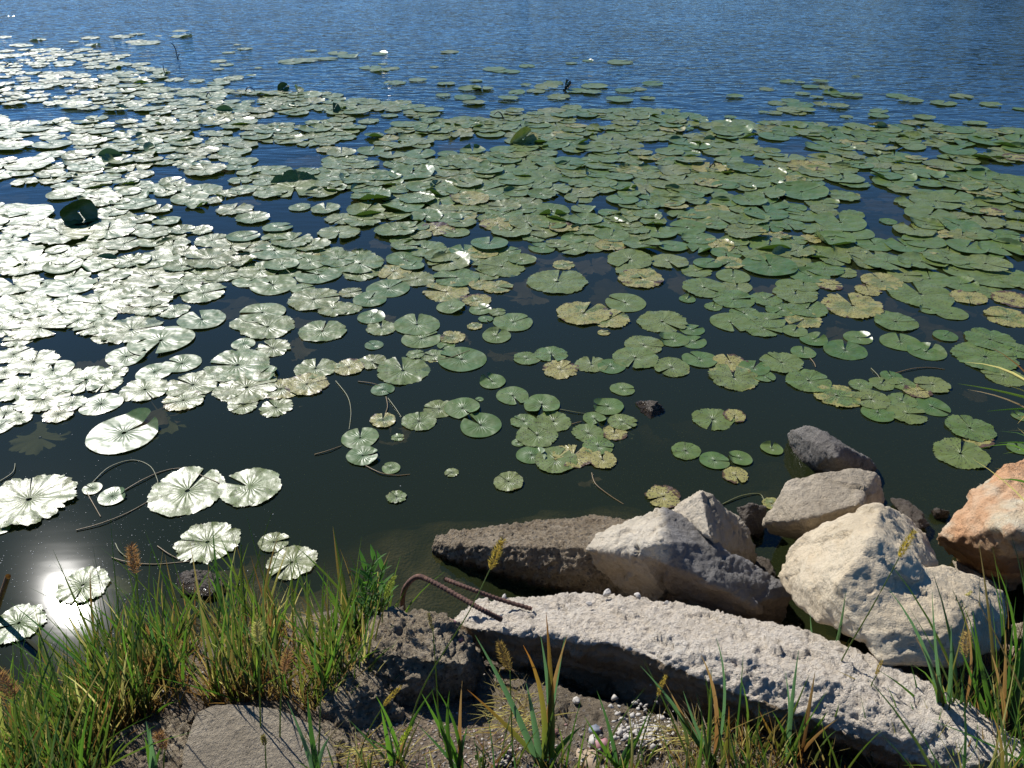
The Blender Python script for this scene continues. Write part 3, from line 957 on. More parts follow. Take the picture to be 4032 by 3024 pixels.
for p in PADS:
    grid.setdefault(gkey(p[2], p[3]), []).append((p[2], p[3], p[4]))
RP = random.Random(3)
for _ in range(60000):
    X, Y = RP.uniform(-300, 4400), None
    # even on the water, not in the picture
    wy = RP.uniform(3.9, 17.5)
    wx = RP.uniform(-13, 9)
    X, Y = proj((wx, wy, 0))
    if not in_poly(X, Y, MAT):
        continue
    hw = .13 * F / math.hypot(wy, H)
    if any(((X - a) / (c + hw)) ** 2 + ((Y - b) / (d + hw * H / wy)) ** 2 < 1 for a, b, c, d in GAPS):
        continue
    if noise.noise(Vector((wx * 1.1, wy * 1.1, 9))) > (.26 if X < 1500 else .36) and RP.random() < .93:
        continue
    if noise.noise(Vector((wx * 3.1, wy * 3.1, 19))) > .4 and RP.random() < .85:
        continue
    if X < 1200 and Y < 330 and noise.noise(Vector((wx * .8, wy * .8, 29))) > .05 and RP.random() < .85:
        continue
    dia = RP.choice((.22, .26, .29, .32, .35, .38)) * RP.uniform(.85, 1.1) * (.9 if wy > 5.5 else .85)
    k = gkey(wx, wy)
    ok = True
    for a in (-1, 0, 1):
        for b in (-1, 0, 1):
            for (qx, qy, qd) in grid.get((k[0] + a, k[1] + b), ()):
                if math.hypot(qx - wx, qy - wy) < (.285 if X > 1000 else .33 if Y > 420 else .37) * (qd + dia) * .98:
                    ok = False
    if not ok:
        continue
    grid.setdefault(k, []).append((wx, wy, dia))
    kind = RP.choice('ggmmmmmmrrrrcc')
    if X > 900 and Y > 480 and RP.random() < (.17 if X > 2300 and Y > 750 else .08):
        kind = RP.choice('yyYt')
    if X < 1000:
        kind = RP.choice('gggmmrrrrc')
    PADS.append([X, Y, wx, wy, dia, RP.uniform(0, 2 * pi), kind])

# special leaves
SPECIAL = {'tan': (2780, 668, 'n'), }
add_pad(2790, 668, 136, 70, 'T')
add_pad(3210, 658, 120, None, 'T')

LM = [(3290, 1780, 'the dark wedge rock'), (2560, 1605, 'the small rock breaking the surface'), (320, 850, 'the dark leaf standing upright'), (2795, 668, 'the tan leaf'),
      (2763, 2000, 'the peaked boulder'), (3900, 1930, 'the orange boulder'), (1702, 2156, 'the sunken block tip'), (486, 1707, 'the big pale slit pad'),
      (2228, 352, 'the black crumpled leaf'), (1505, 1535, 'the silvery stemmed pad'), (2060, 560, 'the olive curled leaf'),
      (1315, 440, 'the dark folded clump'), (680, 240, 'the bent black stalks'), (1330, 1780, 'the hooked floating stem'), (3420, 1130, 'the brown sunken patch'),
      (3450, 840, 'the open gap'), (1130, 840, 'the wide water gap'), (350, 2170, 'the sun glint'), (1120, 365, 'the upright dark leaf pair'), (2080, 1500, 'the yellow blotched pad'),
      (3100, 1690, 'the wedge rock tip')]
LM = LM[:-1]
LMW = [(px(a, b), n) for a, b, n in LM]
OCT = ['to the right of', 'up and right of', 'straight above', 'up and left of', 'to the left of', 'down and left of', 'straight below', 'down and right of']
ORD = ['', 'second', 'third', 'fourth', 'fifth', 'sixth', 'seventh', 'eighth', 'ninth', 'tenth']


def ordinal(n):
    if n == 0:
        return 'nearest'
    if n < 10:
        return ORD[n]
    n += 1
    s = {1: 'st', 2: 'nd', 3: 'rd'}.get(n % 10 if n % 100 not in (11, 12, 13) else 0, 'th')
    return '%d%s' % (n, s)


vis = [p for p in PADS if -60 < p[0] < 4092 and p[1] > 0]
cell = {}
for p in vis:
    best = min(LM, key=lambda l: math.hypot(l[0] - p[0], (l[1] - p[1]) * 2.2))
    a = math.atan2((best[1] - p[1]) * 2.2, p[0] - best[0])
    o = int(round(a / (pi / 4))) % 8
    cell.setdefault((best[2], o), []).append((math.hypot(best[0] - p[0], (best[1] - p[1]) * 2.2), id(p)))
where = {}
for (n, o), l in cell.items():
    for k, (d, i_) in enumerate(sorted(l)):
        where[i_] = '%s %s %s' % (ordinal(k), OCT[o], n)

DESC = {'g': 'smooth green pad', 'm': 'mottled green pad', 'r': 'ragged-edged green pad', 'y': 'green pad with yellowed brown edge', 'Y': 'yellow brown-blotched pad', 't': 'faded ragged pad', 's': 'small shiny pad',
        'c': 'green pad with upturned edge', 'T': 'tan withered pad'}


def pad_params(kind, dia, r_):
    decay, hue, yel, rag = {'g': (.1, .4, 0, .08), 'm': (.55, .62, .1, .6), 'r': (.75, .75, .1, .95), 'y': (1.0, .7, .6, .8), 'Y': (1.25, .8, 1.2, .9), 't': (1.0, .95, .5, 1.0),
                            's': (0, .15, 0, 0), 'c': (.2, .45, .05, .3), 'T': (.9, 1, 2.0, .4)}[kind]
    decay = max(0, decay + r_.uniform(-.15, .15))
    hue = min(1, max(0, hue + r_.uniform(-.25, .2)))
    rag = max(0, rag + r_.uniform(-.1, .25))
    return decay, hue, yel, rag


def make_pad(p, na, nr, k):
    X, Y, wx, wy, dia, no, kind = p
    r_ = random.Random(k * 13 + 5)
    decay, hue, yel, rag = pad_params(kind, dia, r_)
    dense = 300 < Y < 1060
    if X < 1400:
        yel -= .35 * min(1, (1400 - X) / 700)
    z = .002 + .009 * r_.random() if dense else .0015 + .0045 * r_.random()
    tilt = (r_.gauss(0, .012), r_.gauss(0, .012))
    curl = []
    cup = 0.0
    if dense:
        tilt = (r_.gauss(0, .022), r_.gauss(-.005, .03))
        z += dia * .5 * math.hypot(*tilt) * .5
        if (kind == 'c' or r_.random() < .2) and (Y > 480 or r_.random() < .25):
            a = r_.choice((r_.uniform(-1, 1), r_.uniform(0, 2 * pi)))
            curl.append((a, r_.uniform(.45, .8), r_.uniform(.5, 1.3), r_.uniform(.2, .45)))
            if r_.random() < .4:
                curl.append((a + r_.uniform(1.5, 4.5), r_.uniform(.6, .85), r_.uniform(.3, 1.3), r_.uniform(.1, .25)))
        cup = r_.choice((0, 0, 0, .03, .06))
    elif kind in 'gc' and r_.random() < .3:
        curl.append((r_.choice((.25, -.25)) + r_.uniform(-.1, .1), .55, r_.uniform(.3, .7), .2))
    gap = r_.uniform(.02, .2) if kind != 's' else .06
    return pad_geom((wx, wy), dia, no, decay, hue, yel, rag, na, nr, z, curl, tilt, cup, k, gap)


def front(p):
    return p[4] ** 2 / max(.3, (p[2] ** 2 + p[3] ** 2 + H * H)) * (H / math.sqrt(p[2] ** 2 + p[3] ** 2 + H * H))


inview = [p for p in PADS if -30 < p[0] < 4062]
inview.sort(key=front, reverse=True)
solo = inview[:290]
rest = [p for p in PADS if not any(p is q for q in solo)]
solo_ids = {id(p) for p in solo}
rest = [p for p in PADS if id(p) not in solo_ids]
for k, p in enumerate(solo):
    big = p[4] > .3
    Q, Fq, cols, uv = make_pad(p, 132, 16, k)
    loc = np.array([p[2], p[3], 0.0])
    me = npmesh('lily_pad', Q - loc, Fq, True, cols, uv)
    o = link('lily_pad', me, M['pad'], None, tuple(loc))
    size = 'tiny ' if p[4] < .09 else 'small ' if p[4] < .15 else 'large ' if p[4] > .32 else ''
    d_ = DESC[p[6]]
    if size and p[6] == 's':
        size = ''
    tag(o, size + d_ + ', ' + where.get(id(p), 'at the picture edge'), 'lily pad', 'lily pads floating on the water')
# the rest of the leaves, farther out: one mass
VV, FF, CC, UU, n_ = [], [], [], [], 0
for k, p in enumerate(rest):
    dd = math.hypot(p[2], p[3])
    na, nr = (72, 8) if dd < 8 else (48, 6)
    Q, Fq, cols, uv = make_pad(p, na, nr, 1000 + k)
    VV.append(Q)
    FF.append(Fq + n_)
    CC.append(cols)
    UU.append(uv)
    n_ += len(Q)
me = npmesh('lily_pad_mat', np.concatenate(VV), np.concatenate(FF), True, np.concatenate(CC), np.concatenate(UU))
o = link('lily_pad_mat', me, M['pad'])
tag(o, 'wide mat of crowded lily pads stretching away across the lake', 'lily pad mat', None, 'stuff')
print('PADS', len(PADS), len(solo), len(rest))


# a few leaves that stand out
def special(name, lab, X, Y, dia, no, z, curl, tilt, col=(.3, .3, 0), rag=.2, seed=0, cup=0, cat='lily leaf'):
    dark = any(w in lab for w in ('dark', 'black'))
    p = px(X, Y, 0)
    Q, Fq, cols, uv = pad_geom((0, 0), dia, no, col[0], col[1], col[2], rag, 132, 18, 0, curl, (0, 0), cup, seed, .08)
    me = npmesh(name, Q, Fq, True, cols, uv)
    o = link(name, me, M['pad_dark' if dark else 'pad'], None, (p.x, p.y, z))
    o.rotation_euler = tilt
    tag(o, lab, cat)
    return o


special('standing_leaf', 'dark lily leaf standing upright out of the water among the white pads', 320, 868, .27, radians(-60), .07, [(radians(180), .1, 1.0, .3)], (radians(78), radians(8), radians(22)), (.1, 0, 0), .35, 91)
special('curled_leaf', 'olive curled lily leaf turned over in the middle of the far mat', 2060, 562, .30, 1, .035, [(1.4, .0, 1.7, .25)], (radians(28), 0, radians(-10)), (.5, .6, .9), .4, 92)
special('curled_leaf', 'dark green folded leaf clump among the pads behind the middle gap', 1318, 441, .15, 1, .04, [(2.0, .0, 1.5, .2)], (radians(50), 0, radians(15)), (.3, .1, .2), .5, 93)
special('curled_leaf', 'black crumpled leaf sticking up at the far edge of the mat', 2228, 352, .16, 1, .05, [(2.0, .0, 1.5, .2), (4.5, .2, 1.2, .2)], (radians(80), 0, 0), (1.6, .1, 0), .9, 94)
special('curled_leaf', 'dark upturned leaf beside a bright green one near the far edge', 1118, 358, .17, 1, .03, [(1.4, .0, 1.3, .2)], (radians(38), 0, radians(-20)), (.2, .0, 0), .2, 95)
special('curled_leaf', 'bright green rolled leaf with a lit underside near the far edge', 1172, 366, .17, 2, .03, [(1.4, -.1, 1.9, .25)], (radians(25), 0, radians(10)), (.0, .2, .4), .1, 96)
special('curled_leaf', 'long green rolled leaf seen edge on in the white part of the mat', 880, 447, .22, 0, .02, [(1.5, .3, 1.2, .2)], (radians(8), 0, radians(5)), (.1, .2, .1), .3, 97)
special('curled_leaf', 'green rolled leaf rim catching light below the pale mat', 430, 632, .28, 3, .02, [(-1.4, .4, 1.2, .2)], (radians(6), 0, radians(8)), (.1, .2, .1), .2, 98)

# ---------------------------------------------------------------- sunken dead leaves, seen through the water
SUNK = [(1330, 1000, 240, 0), (1880, 1020, 260, 0), (3400, 1130, 330, 0), (3560, 1230, 300, 0), (3350, 1060, 200, 0), (1150, 1345, 220, 0), (350, 1450, 240, 0), (640, 1590, 260, 0), (150, 1700, 220, 1),
        (620, 1625, 260, 1), (1180, 1530, 180, 0), (1550, 1685, 130, 0), (1790, 1330, 130, 0), (430, 2285, 150, 1), (2400, 1690, 190, 1), (3060, 1430, 180, 0), (2290, 1820, 200, 0), (3620, 1540, 170, 1),
        (2900, 1430, 150, 0), (3850, 1530, 90, 0), (3300, 1300, 150, 0), (800, 740, 160, 0), (1260, 620, 170, 0), (1800, 566, 160, 0), (1980, 1370, 120, 0), (1490, 1250, 140, 0), (3730, 1300, 170, 0), (250, 880, 140, 0),
        (3000, 760, 140, 0), (3480, 800, 160, 0), (2650, 810, 120, 0), (3600, 890, 150, 0), (3750, 1310, 180, 0), (1440, 1010, 150, 0), (2330, 1030, 180, 0), (3280, 680, 180, 0)]
SC_ = {}
SUNK.sort(key=lambda s: s[1])
for k, (X, Y, Wd, yl) in enumerate(SUNK):
    p = px(X, Y, 0)
    dia = (px(X + Wd / 2, Y) - px(X - Wd / 2, Y)).length
    Q, Fq, cols, uv = pad_geom((0, 0), dia, k * 1.7, 1, 1, 1, 2.0, 90, 8, 0, [], (0, 0), 0, 300 + k, .1)
    Q[:, 2] = Q[:, 2] * 1.0
    o = link('sunken_leaf', npmesh('sunken_leaf', Q, Fq, True, cols, uv), M['sunk_yellow'] if yl else M['sunk'], None, (p.x, p.y, -.03 - .006 * (k % 4)))
    best = min(LM, key=lambda l: math.hypot(l[0] - X, (l[1] - Y) * 2.2))
    a = math.atan2((best[1] - Y) * 2.2, X - best[0])
    kk = (best[2], int(round(a / (pi / 4))) % 8)
    SC_[kk] = SC_.get(kk, 0) + 1
    tag(o, ('yellowish' if yl else 'brown') + ' sunken leaf, %s%s %s' % ('' if SC_[kk] == 1 else ('second from top ' if SC_[kk] == 2 else 'third from top '), OCT[kk[1]], best[2]), 'sunken leaf', 'rotting leaves under the surface')


# the rotting layer caught beneath the crowded leaves
VV, FF, CC, UU, n_ = [], [], [], [], 0
rs_ = random.Random(55)
k = 0
while k < 420:
    wx, wy = rs_.uniform(-9, 8), rs_.uniform(3.6, 11)
    X, Y = proj((wx, wy, 0))
    if not in_poly(X, Y, [(-100, 300), (1000, 400), (4100, 480), (4100, 1300), (2600, 1150), (1200, 1250), (-100, 1400)]) or noise.noise(Vector((wx * .9, wy * .9, 4))) < -.1:
        continue
    Q, Fq, cols, uv = pad_geom((wx, wy), rs_.uniform(.2, .4), rs_.uniform(0, 6), 1, 1, 1, 1.8, 60, 6, -rs_.uniform(.03, .06), [], (0, 0), 0, 5000 + k, .1)
    VV.append(Q)
    FF.append(Fq + n_)
    CC.append(cols)
    UU.append(uv)
    n_ += len(Q)
    k += 1
o = link('rotting_leaves', npmesh('rotting_leaves', np.concatenate(VV), np.concatenate(FF), True, np.concatenate(CC), np.concatenate(UU)), M['sunk'])
tag(o, 'dim brown rotting leaves sunken under the crowded pads', 'rotting leaves', None, 'stuff')

# ---------------------------------------------------------------- tubes
def tube(pts, r0, r1, sides=6, sub=6, ribs=None):
    P = []
    n = len(pts)
    for k in range(n - 1):
        p0, p1, p2, p3 = pts[max(k - 1, 0)], pts[k], pts[k + 1], pts[min(k + 2, n - 1)]
        for j in range(sub):
            t = j / sub
            P.append(.5 * ((2 * p1) + (p2 - p0) * t + (2 * p0 - 5 * p1 + 4 * p2 - p3) * t * t + (3 * p1 - p0 - 3 * p2 + p3) * t ** 3))
    P.append(pts[-1])
    V, Fq = [], []
    up = Vector((.3, .2, 1)).normalized()
    for k, p in enumerate(P):
        d = (P[min(k + 1, len(P) - 1)] - P[max(k - 1, 0)]).normalized()
        a = d.cross(up)
        if a.length < .05:
            a = d.cross(Vector((1, 0, 0)))
        a.normalize()
        b = d.cross(a)
        r = r0 + (r1 - r0) * k / max(1, len(P) - 1)
        if ribs:
            r *= ribs(k)
        for s in range(sides):
            t = 2 * pi * s / sides
            V.append(p + (a * cos(t) + b * sin(t)) * r)
    for k in range(len(P) - 1):
        for s in range(sides):
            s2 = (s + 1) % sides
            Fq.append((k * sides + s, k * sides + s2, (k + 1) * sides + s2, (k + 1) * sides + s))
    # caps
    V.append(P[0])
    V.append(P[-1])
    L = (len(P) - 1) * sides
    for s in range(sides):
        s2 = (s + 1) % sides
        Fq.append((s2, s, len(V) - 2, len(V) - 2))
        Fq.append((L + s, L + s2, len(V) - 1, len(V) - 1))
    return np.array([tuple(v) for v in V]), np.array(Fq)


def tube_obj(name, pts, r0, r1, mat, col, sides=6, sub=6, ribs=None, parent=None):
    V, Fq = tube(pts, r0, r1, sides, sub, ribs)
    a = Acc()
    a.add(V, Fq, col)
    loc = tuple(pts[0]) if parent is None else (0, 0, 0)
    if parent is not None:
        V = V - np.array(parent.matrix_world.translation if False else parent.location)
        a = Acc()
        a.add(V, Fq, col)
    return a.build(name, mat, parent, loc)


STEMS = [([(1322, 1500), (1368, 1560), (1382, 1620), (1375, 1690)], 'curved floating stem running down to the upper of two joined pads'),
         ([(1410, 1502), (1460, 1508), (1500, 1520)], 'short brown stem ending at the small silvery pad'),
         ([(1520, 1562), (1526, 1600), (1516, 1632)], 'thin stem hanging from the silvery pad straight down'),
         ([(1528, 1568), (1556, 1605), (1580, 1642)], 'greenish stem slanting from the silvery pad to a ragged pad'),
         ([(1440, 1834), (1500, 1862), (1560, 1872), (1614, 1868)], 'floating stem trailing from the lower of two joined pads'),
         ([(1238, 1790), (1290, 1775), (1344, 1756)], 'pale straight stem on open water beside the two joined pads'),
         ([(365, 1900), (430, 1840), (520, 1812), (590, 1835), (620, 1890), (618, 1912)], 'looping hooked stem above the pair of small white pads'),
         ([(492, 1930), (560, 1890), (640, 1856), (720, 1845), (800, 1875), (870, 1905)], 'long stem crossing onto the big notched pad'),
         ([(300, 2088), (400, 2060), (505, 2018), (600, 1965)], 'straight stem beaded with sparkles below the small white pads'),
         ([(0, 1895), (50, 1860), (60, 1825)], 'bent twig at the edge of the water near the ragged white pad'),
         ([(340, 1935), (365, 1980), (396, 2034)], 'brown twig dropping from the ragged white pad'),
         ([(2330, 1862), (2345, 1905), (2400, 1950), (2455, 1985)], 'thin bent stem floating above the sunken concrete block'),
         ([(3430, 1450), (3455, 1475), (3465, 1492)], 'short stalk poking up left of the pad cluster'),
         ([(3525, 1470), (3590, 1452), (3660, 1447), (3720, 1455)], 'arching stem trailing from the top of the pad cluster'),
         ([(3190, 1410), (3205, 1428), (3212, 1445)], 'short orange stem below a small notched pad'),
         ([(2205, 1612), (2260, 1622), (2310, 1630)], 'dark thin stem linking two pads above the ragged group'),
         ([(2252, 1670), (2272, 1664), (2290, 1660)], 'short red stick between the ragged pads'),
         ([(440, 2195), (500, 2212), (600, 2222), (700, 2215), (790, 2205)], 'sparkling stem lying along the water behind the grass clump'),
         ([(455, 2140), (470, 2170), (500, 2195)], 'small glittering twig beside the fuzzy brown seed head'),
         ([(620, 2150), (660, 2178), (700, 2200)], 'glittering twig leading to the ragged white pad behind the grass'),
         ([(1850, 1380), (1765, 1410), (1700, 1420)], 'thin dark stem in the water under the ragged pads'),
         ([(2845, 1985), (2920, 1952), (2990, 1945), (3010, 1975)], 'tangled brown twig between the peaked and the flat boulder')]
for k, (pts, lab) in enumerate(STEMS):
    P = [px(a, b, .004 + .003 * sin(j * 1.7)) for j, (a, b) in enumerate(pts)]
    o = tube_obj('floating_stem', P, .0025, .0018, M['stem'], (.26, .17, .06) if k % 3 else (.20, .20, .07), 6, 8)
    tag(o, lab, 'stem', 'stems floating on the water')
for pts, lab in [([(694, 208, 0), (690, 190, .09), (678, 172, .17), (668, 168, .18)], 'bent black stalk rising from the water at the far pads'),
                 ([(700, 228, 0), (702, 215, .06), (708, 216, .05)], 'short black stalk under the taller bent one'),
                 ([(650, 293, 0), (644, 272, .10), (642, 258, .16)], 'thin dark upright stalk beside the round lone pads'),
                 ([(965, 362, 0), (975, 345, .06), (990, 346, .07), (1003, 357, 0)], 'dark stalk arched like a hoop over the far pads'),
                 ([(810, 385, 0), (820, 366, .06), (830, 378, 0)], 'small bent stalk among the far white pads'),
                 ([(18, 262, 0), (30, 250, .05), (12, 240, .09)], 'forked dark twig at the far white pads'),
                 ([(1984, 470, .0), (1972, 446, .09), (1958, 441, .10), (1944, 452, .06)], 'arched dark stalk behind the middle mat'),
                 ([(2790, 668, .01), (2800, 650, .06), (2812, 645, .07), (2815, 655, .03)], 'black stalk looped on the tan leaf')]:
    P = []
    base = px(pts[0][0], pts[0][1], 0)
    for (a, b, z) in pts:
        P.append(pY(a, b, base.y))
    o = tube_obj('dark_stalk', P, .008, .005, M['stem'], (.02, .014, .012), 6, 6)
    tag(o, lab, 'stalk', 'dark stalks standing in the lily pads')

# the two rusty bars are cast into the beam
def rib(k):
    return 1.0 + (.22 if k % 3 == 0 else -.08)


wire = [([(1590, 2412, .12), (1584, 2370, .22), (1597, 2312, .33), (1640, 2272, .385), (1690, 2285, .40), (1800, 2345, .40), (1900, 2402, .40), (1975, 2440, .36)], .0074),
        ([(1752, 2280, .36), (1850, 2318, .37), (1960, 2358, .35), (2095, 2398, .33)], .0068)]
for pts, r in wire:
    P = [px(a, b, z) for a, b, z in pts]
    tube_obj('reinforcing_bar', P, r, r, M['rust'], (1, 1, 1), 10, 26, rib, sl)

# pollen flecks on the sunlit water
a = Acc()
ico = bmesh.new()
bmesh.ops.create_icosphere(ico, subdivisions=1, radius=1)
IV = np.array([tuple(v.co) for v in ico.verts])
IF = np.array([[v.index for v in f.verts] for f in ico.faces])
ico.free()
rr = random.Random(5)
n_ = 0
while n_ < 900:
    X, Y = rr.gauss(330, 330), rr.gauss(2250, 240)
    if not (-60 < X < 1900 and 1700 < Y < 2800):
        continue
    p = px(X, Y, .0005)
    if ground_z(p.x, p.y) > -.01:
        continue
    s = .0007 + .0016 * rr.random() ** 3
    a.add(IV * s * np.array([1, 1, .5]) + np.array(p), IF, (1, 1, 1))
    n_ += 1
o = a.build('floating_pollen', M['speck'])
tag(o, 'fine white flecks scattered over the dark water by the sun glint', 'floating flecks', None, 'stuff')


# ---------------------------------------------------------------- grass
def blade(acc, root, tip, width, c0, c1, sag=.12, seg=7, side=None, fold=.25, rnd=R):
    """one blade from root to tip, bowed sideways/outwards, tapering to a point"""
    root, tip = Vector(root), Vector(tip)
    d = tip - root
    L = d.length
    hor = Vector((d.x, d.y, 0))
    if hor.length < 1e-4:
        hor = Vector((rnd.uniform(-1, 1), rnd.uniform(-1, 1), 0))
    hor.normalize()
    ctrl = root + d * .5 + Vector((0, 0, L * sag)) - hor * L * sag * .6
    view = Vector((rnd.uniform(-.7, .7), -1, rnd.uniform(0, .5)))
    V, C = [], []
    c0, c1 = Vector(c0), Vector(c1)
    for k in range(seg + 1):
        t = k / seg
        p = root * (1 - t) ** 2 + ctrl * 2 * t * (1 - t) + tip * t * t
        tg = (ctrl - root) * (1 - t) + (tip - ctrl) * t
        s = side if side is not None else tg.cross(view)
        s = s.normalized()
        nrm = s.cross(tg).normalized()
        w = width * .5 * (1 - t ** 2.2) * (.55 + .45 * min(1, t * 5))
        if k == seg:
            w = width * .02
        f = fold * w
        V += [p - s * w, p - nrm * f, p + s * w]
        c = c0.lerp(c1, t ** 1.5)
        C += [c, c * .9, c]
    Fq = []
    for k in range(seg):
        b = 3 * k
        Fq += [(b, b + 1, b + 4, b + 3), (b + 1, b + 2, b + 5, b + 4)]
    acc.add([tuple(v) for v in V], Fq, np.array([tuple(c) for c in C]))


GREENS = [(.05, .105, .018), (.07, .14, .022), (.035, .08, .02), (.10, .15, .028), (.04, .09, .035)]
DRY = [(.36, .27, .14), (.22, .12, .055), (.46, .37, .22), (.18, .08, .04), (.30, .20, .10)]


def wild(name, lab, n, area, hmin, hmax, seed, drymix=.25, lean=(0, 0), wmin=.004, wmax=.010, keep=None, short_brown=True):
    r_ = random.Random(seed)
    acc = Acc()
    k = 0
    tries = 0
    while k < n and tries < n * 30:
        tries += 1
        X, Y = area(r_)
        p = on_ground_fast(X, Y)
        if p is None:
            continue
        z = ground_z(p.x, p.y)
        if z < -.05:
            continue
        clump = fract((p.x * 4, p.y * 4, seed))
        if clump < -.12 and r_.random() < .8:
            continue
        h = (hmin + (hmax * 1.12 - hmin) * r_.random() ** 1.4) * (1 + .4 * clump)
        if keep:
            h *= keep(X, Y)
        if h < .05:
            continue
        dry = r_.random() < drymix
        if dry:
            h *= r_.uniform(.3, .8)
        lx, ly = r_.gauss(lean[0], .24), r_.gauss(lean[1], .2)
        tip = Vector((p.x + lx * h, p.y + ly * h, z + h * r_.uniform(.8, 1)))
        if r_.random() < .2:
            tip.z -= .4 * h
            tip.x += r_.uniform(-.4, .4) * h
        c0 = Vector(r_.choice(DRY if dry else GREENS)) * r_.uniform(.8, 1.15)
        c1 = c0 if r_.random() < .82 else Vector(r_.choice(DRY))
        base = Vector((.10, .055, .025)) if r_.random() < .7 else c0
        w = r_.uniform(wmin, wmax) * (.6 if dry else 1)
        blade(acc, (p.x, p.y, z - .01), tip, w, base.lerp(c0, .5), c1, r_.uniform(.02, .16), 6, None, .3, r_)
        # dead stems low down
        for _s in range(2 if short_brown else 0):
            hh = h * r_.uniform(.2, .55)
            q = Vector((p.x + r_.uniform(-.02, .02), p.y + r_.uniform(-.02, .02), z - .01))
            blade(acc, q, q + Vector((r_.gauss(0, .35) * hh, r_.gauss(0, .3) * hh, hh)), .0035, (.12, .06, .03), r_.choice(DRY), .05, 4, None, .3, r_)
        k += 1
    o = acc.build(name, M['grass'])
    tag(o, lab, 'grass', None, 'stuff')
    return o


def on_ground_fast(x, y):
    d = ray(x, y)
    o = Vector((0, 0, H))
    t0, t1 = .8, 6.0
    f = lambda t: (o + d * t).z - ground_z((o + d * t).x, (o + d * t).y)
    if f(t1) > 0:
        return None
    for _ in range(18):
        m = (t0 + t1) / 2
        if f(m) > 0:
            t0 = m
        else:
            t1 = m
    return o + d * t1


# big clump on the left point of the bank
def a1(r_):
    X = r_.uniform(0, 1540)
    lo = np.interp(X, [0, 250, 420, 700, 1000, 1300, 1540], [2920, 2870, 2640, 2480, 2440, 2460, 2520])
    hi = np.interp(X, [0, 250, 420, 640, 1000, 1300, 1450, 1540], [3250, 3150, 2950, 2790, 2770, 2760, 2700, 2600])
    return X, r_.uniform(lo, hi)


wild('shore_grass', 'tall backlit green grass crowding the point of the bank', 1300, a1, .20, .40, 11, .38, (.0, .12), .0045, .011, keep=lambda X, Y: float(np.interp(X, [300, 450, 700, 1540], [.6, .9, 1, .9])))


def a2(r_):
    return r_.uniform(-500, 420), r_.uniform(2700, 3500)


wild('shore_grass', 'darker mixed grass and dead stems filling the bottom corner by the sun glint', 1150, a2, .16, .34, 12, .5, (.05, .1), .0045, .010, keep=lambda X, Y: float(np.interp(X, [0, 200, 420], [1, .9, .8])))


def a3(r_):
    X = r_.uniform(3650, 4500)
    return X, r_.uniform(np.interp(X, [3650, 3800, 4032, 4500], [2950, 2800, 2650, 2600]), 3500)


wild('shore_grass', 'coarse grass and rusty dead stems beside the cream boulder', 760, a3, .2, .5, 13, .55, (-.05, .1), .005, .012)


def a4(r_):
    return r_.uniform(2650, 3950), r_.uniform(2930, 3500)


wild('shore_grass', 'short tangle of green and straw blades in front of the white beam', 700, a4, .10, .30, 14, .6, (-.05, .1), .004, .010)


def a5(r_):
    return r_.uniform(1250, 2800), r_.uniform(3000, 3500)


wild('shore_grass', 'sparse low blades along the near edge of the bank', 330, a5, .06, .24, 15, .55, (0, .1), .004, .009)


def a6(r_):
    return r_.uniform(1180, 1500), r_.uniform(2540, 2800)


wild('shore_grass', 'loose dry and green blades fraying over the dark concrete lump', 260, a6, .08, .2, 16, .5, (.2, .1), .003, .007)

# dry grass hanging over the orange boulder and the water beyond
acc = Acc()
rr = random.Random(21)
for k in range(46):
    X0, Y0 = rr.uniform(4050, 4250), rr.uniform(1500, 2300)
    rt = pY(X0, Y0 + 100, rr.uniform(1.9, 2.4))
    tp = pY(rr.uniform(3760, 4020), Y0 + rr.uniform(-260, 160), rr.uniform(1.9, 2.4))
    c = rr.choice(GREENS + DRY)
    blade(acc, rt, tp, rr.uniform(.005, .010), c, rr.choice([c, DRY[0]]), rr.uniform(.05, .2), 7, None, .3, rr)
o = acc.build('overhanging_grass', M['grass'])
tag(o, 'thin green and straw blades hanging in over the orange boulder', 'grass', None, 'stuff')


# tufts one could count: root pixel, blades given by their tip pixels
def tuft(name, lab, root, tips, wd, Y=None, cols=None, seed=0, cat='grass tuft', sag=.10):
    r_ = random.Random(seed)
    p = on_ground_fast(*root)
    rootp = Vector((p.x, p.y, ground_z(p.x, p.y) - .01)) if p is not None else px(*root, .2)
    e = empty(name, rootp)
    tag(e, lab, cat, 'grass tufts in front of the concrete beam', 'thing')
    for j, tp in enumerate(tips):
        c = Vector(r_.choice(GREENS[:3] + GREENS[4:])) * r_.uniform(.75, 1.1)
        c1 = c
        if len(tp) > 2 and tp[2] == 'd':
            c, c1 = Vector((.16, .07, .035)), Vector((.24, .14, .08))
        elif len(tp) > 2 and tp[2] == 'o':
            c, c1 = Vector((.08, .12, .03)), Vector((.26, .09, .025))
        elif len(tp) > 2 and tp[2] == 'b':
            c = c1 = Vector((.07, .13, .08))
        t = pY(tp[0], tp[1], rootp.y + r_.uniform(-.03, .07))
        a = Acc()
        q = rootp + Vector((r_.uniform(-.015, .015), r_.uniform(-.01, .01), 0))
        blade(a, q - rootp, t - rootp, wd * r_.uniform(.8, 1.15), c, c1, sag * r_.uniform(-.5, 1.6), 9, None, .35, r_)
        b = Acc()
        b.V, b.F, b.C, b.n = a.V, a.F, a.C, a.n
        me = npmesh('blade', np.concatenate(b.V), np.concatenate(b.F), True, np.concatenate(b.C))
        link('blade', me, M['grass'], e)
    return e


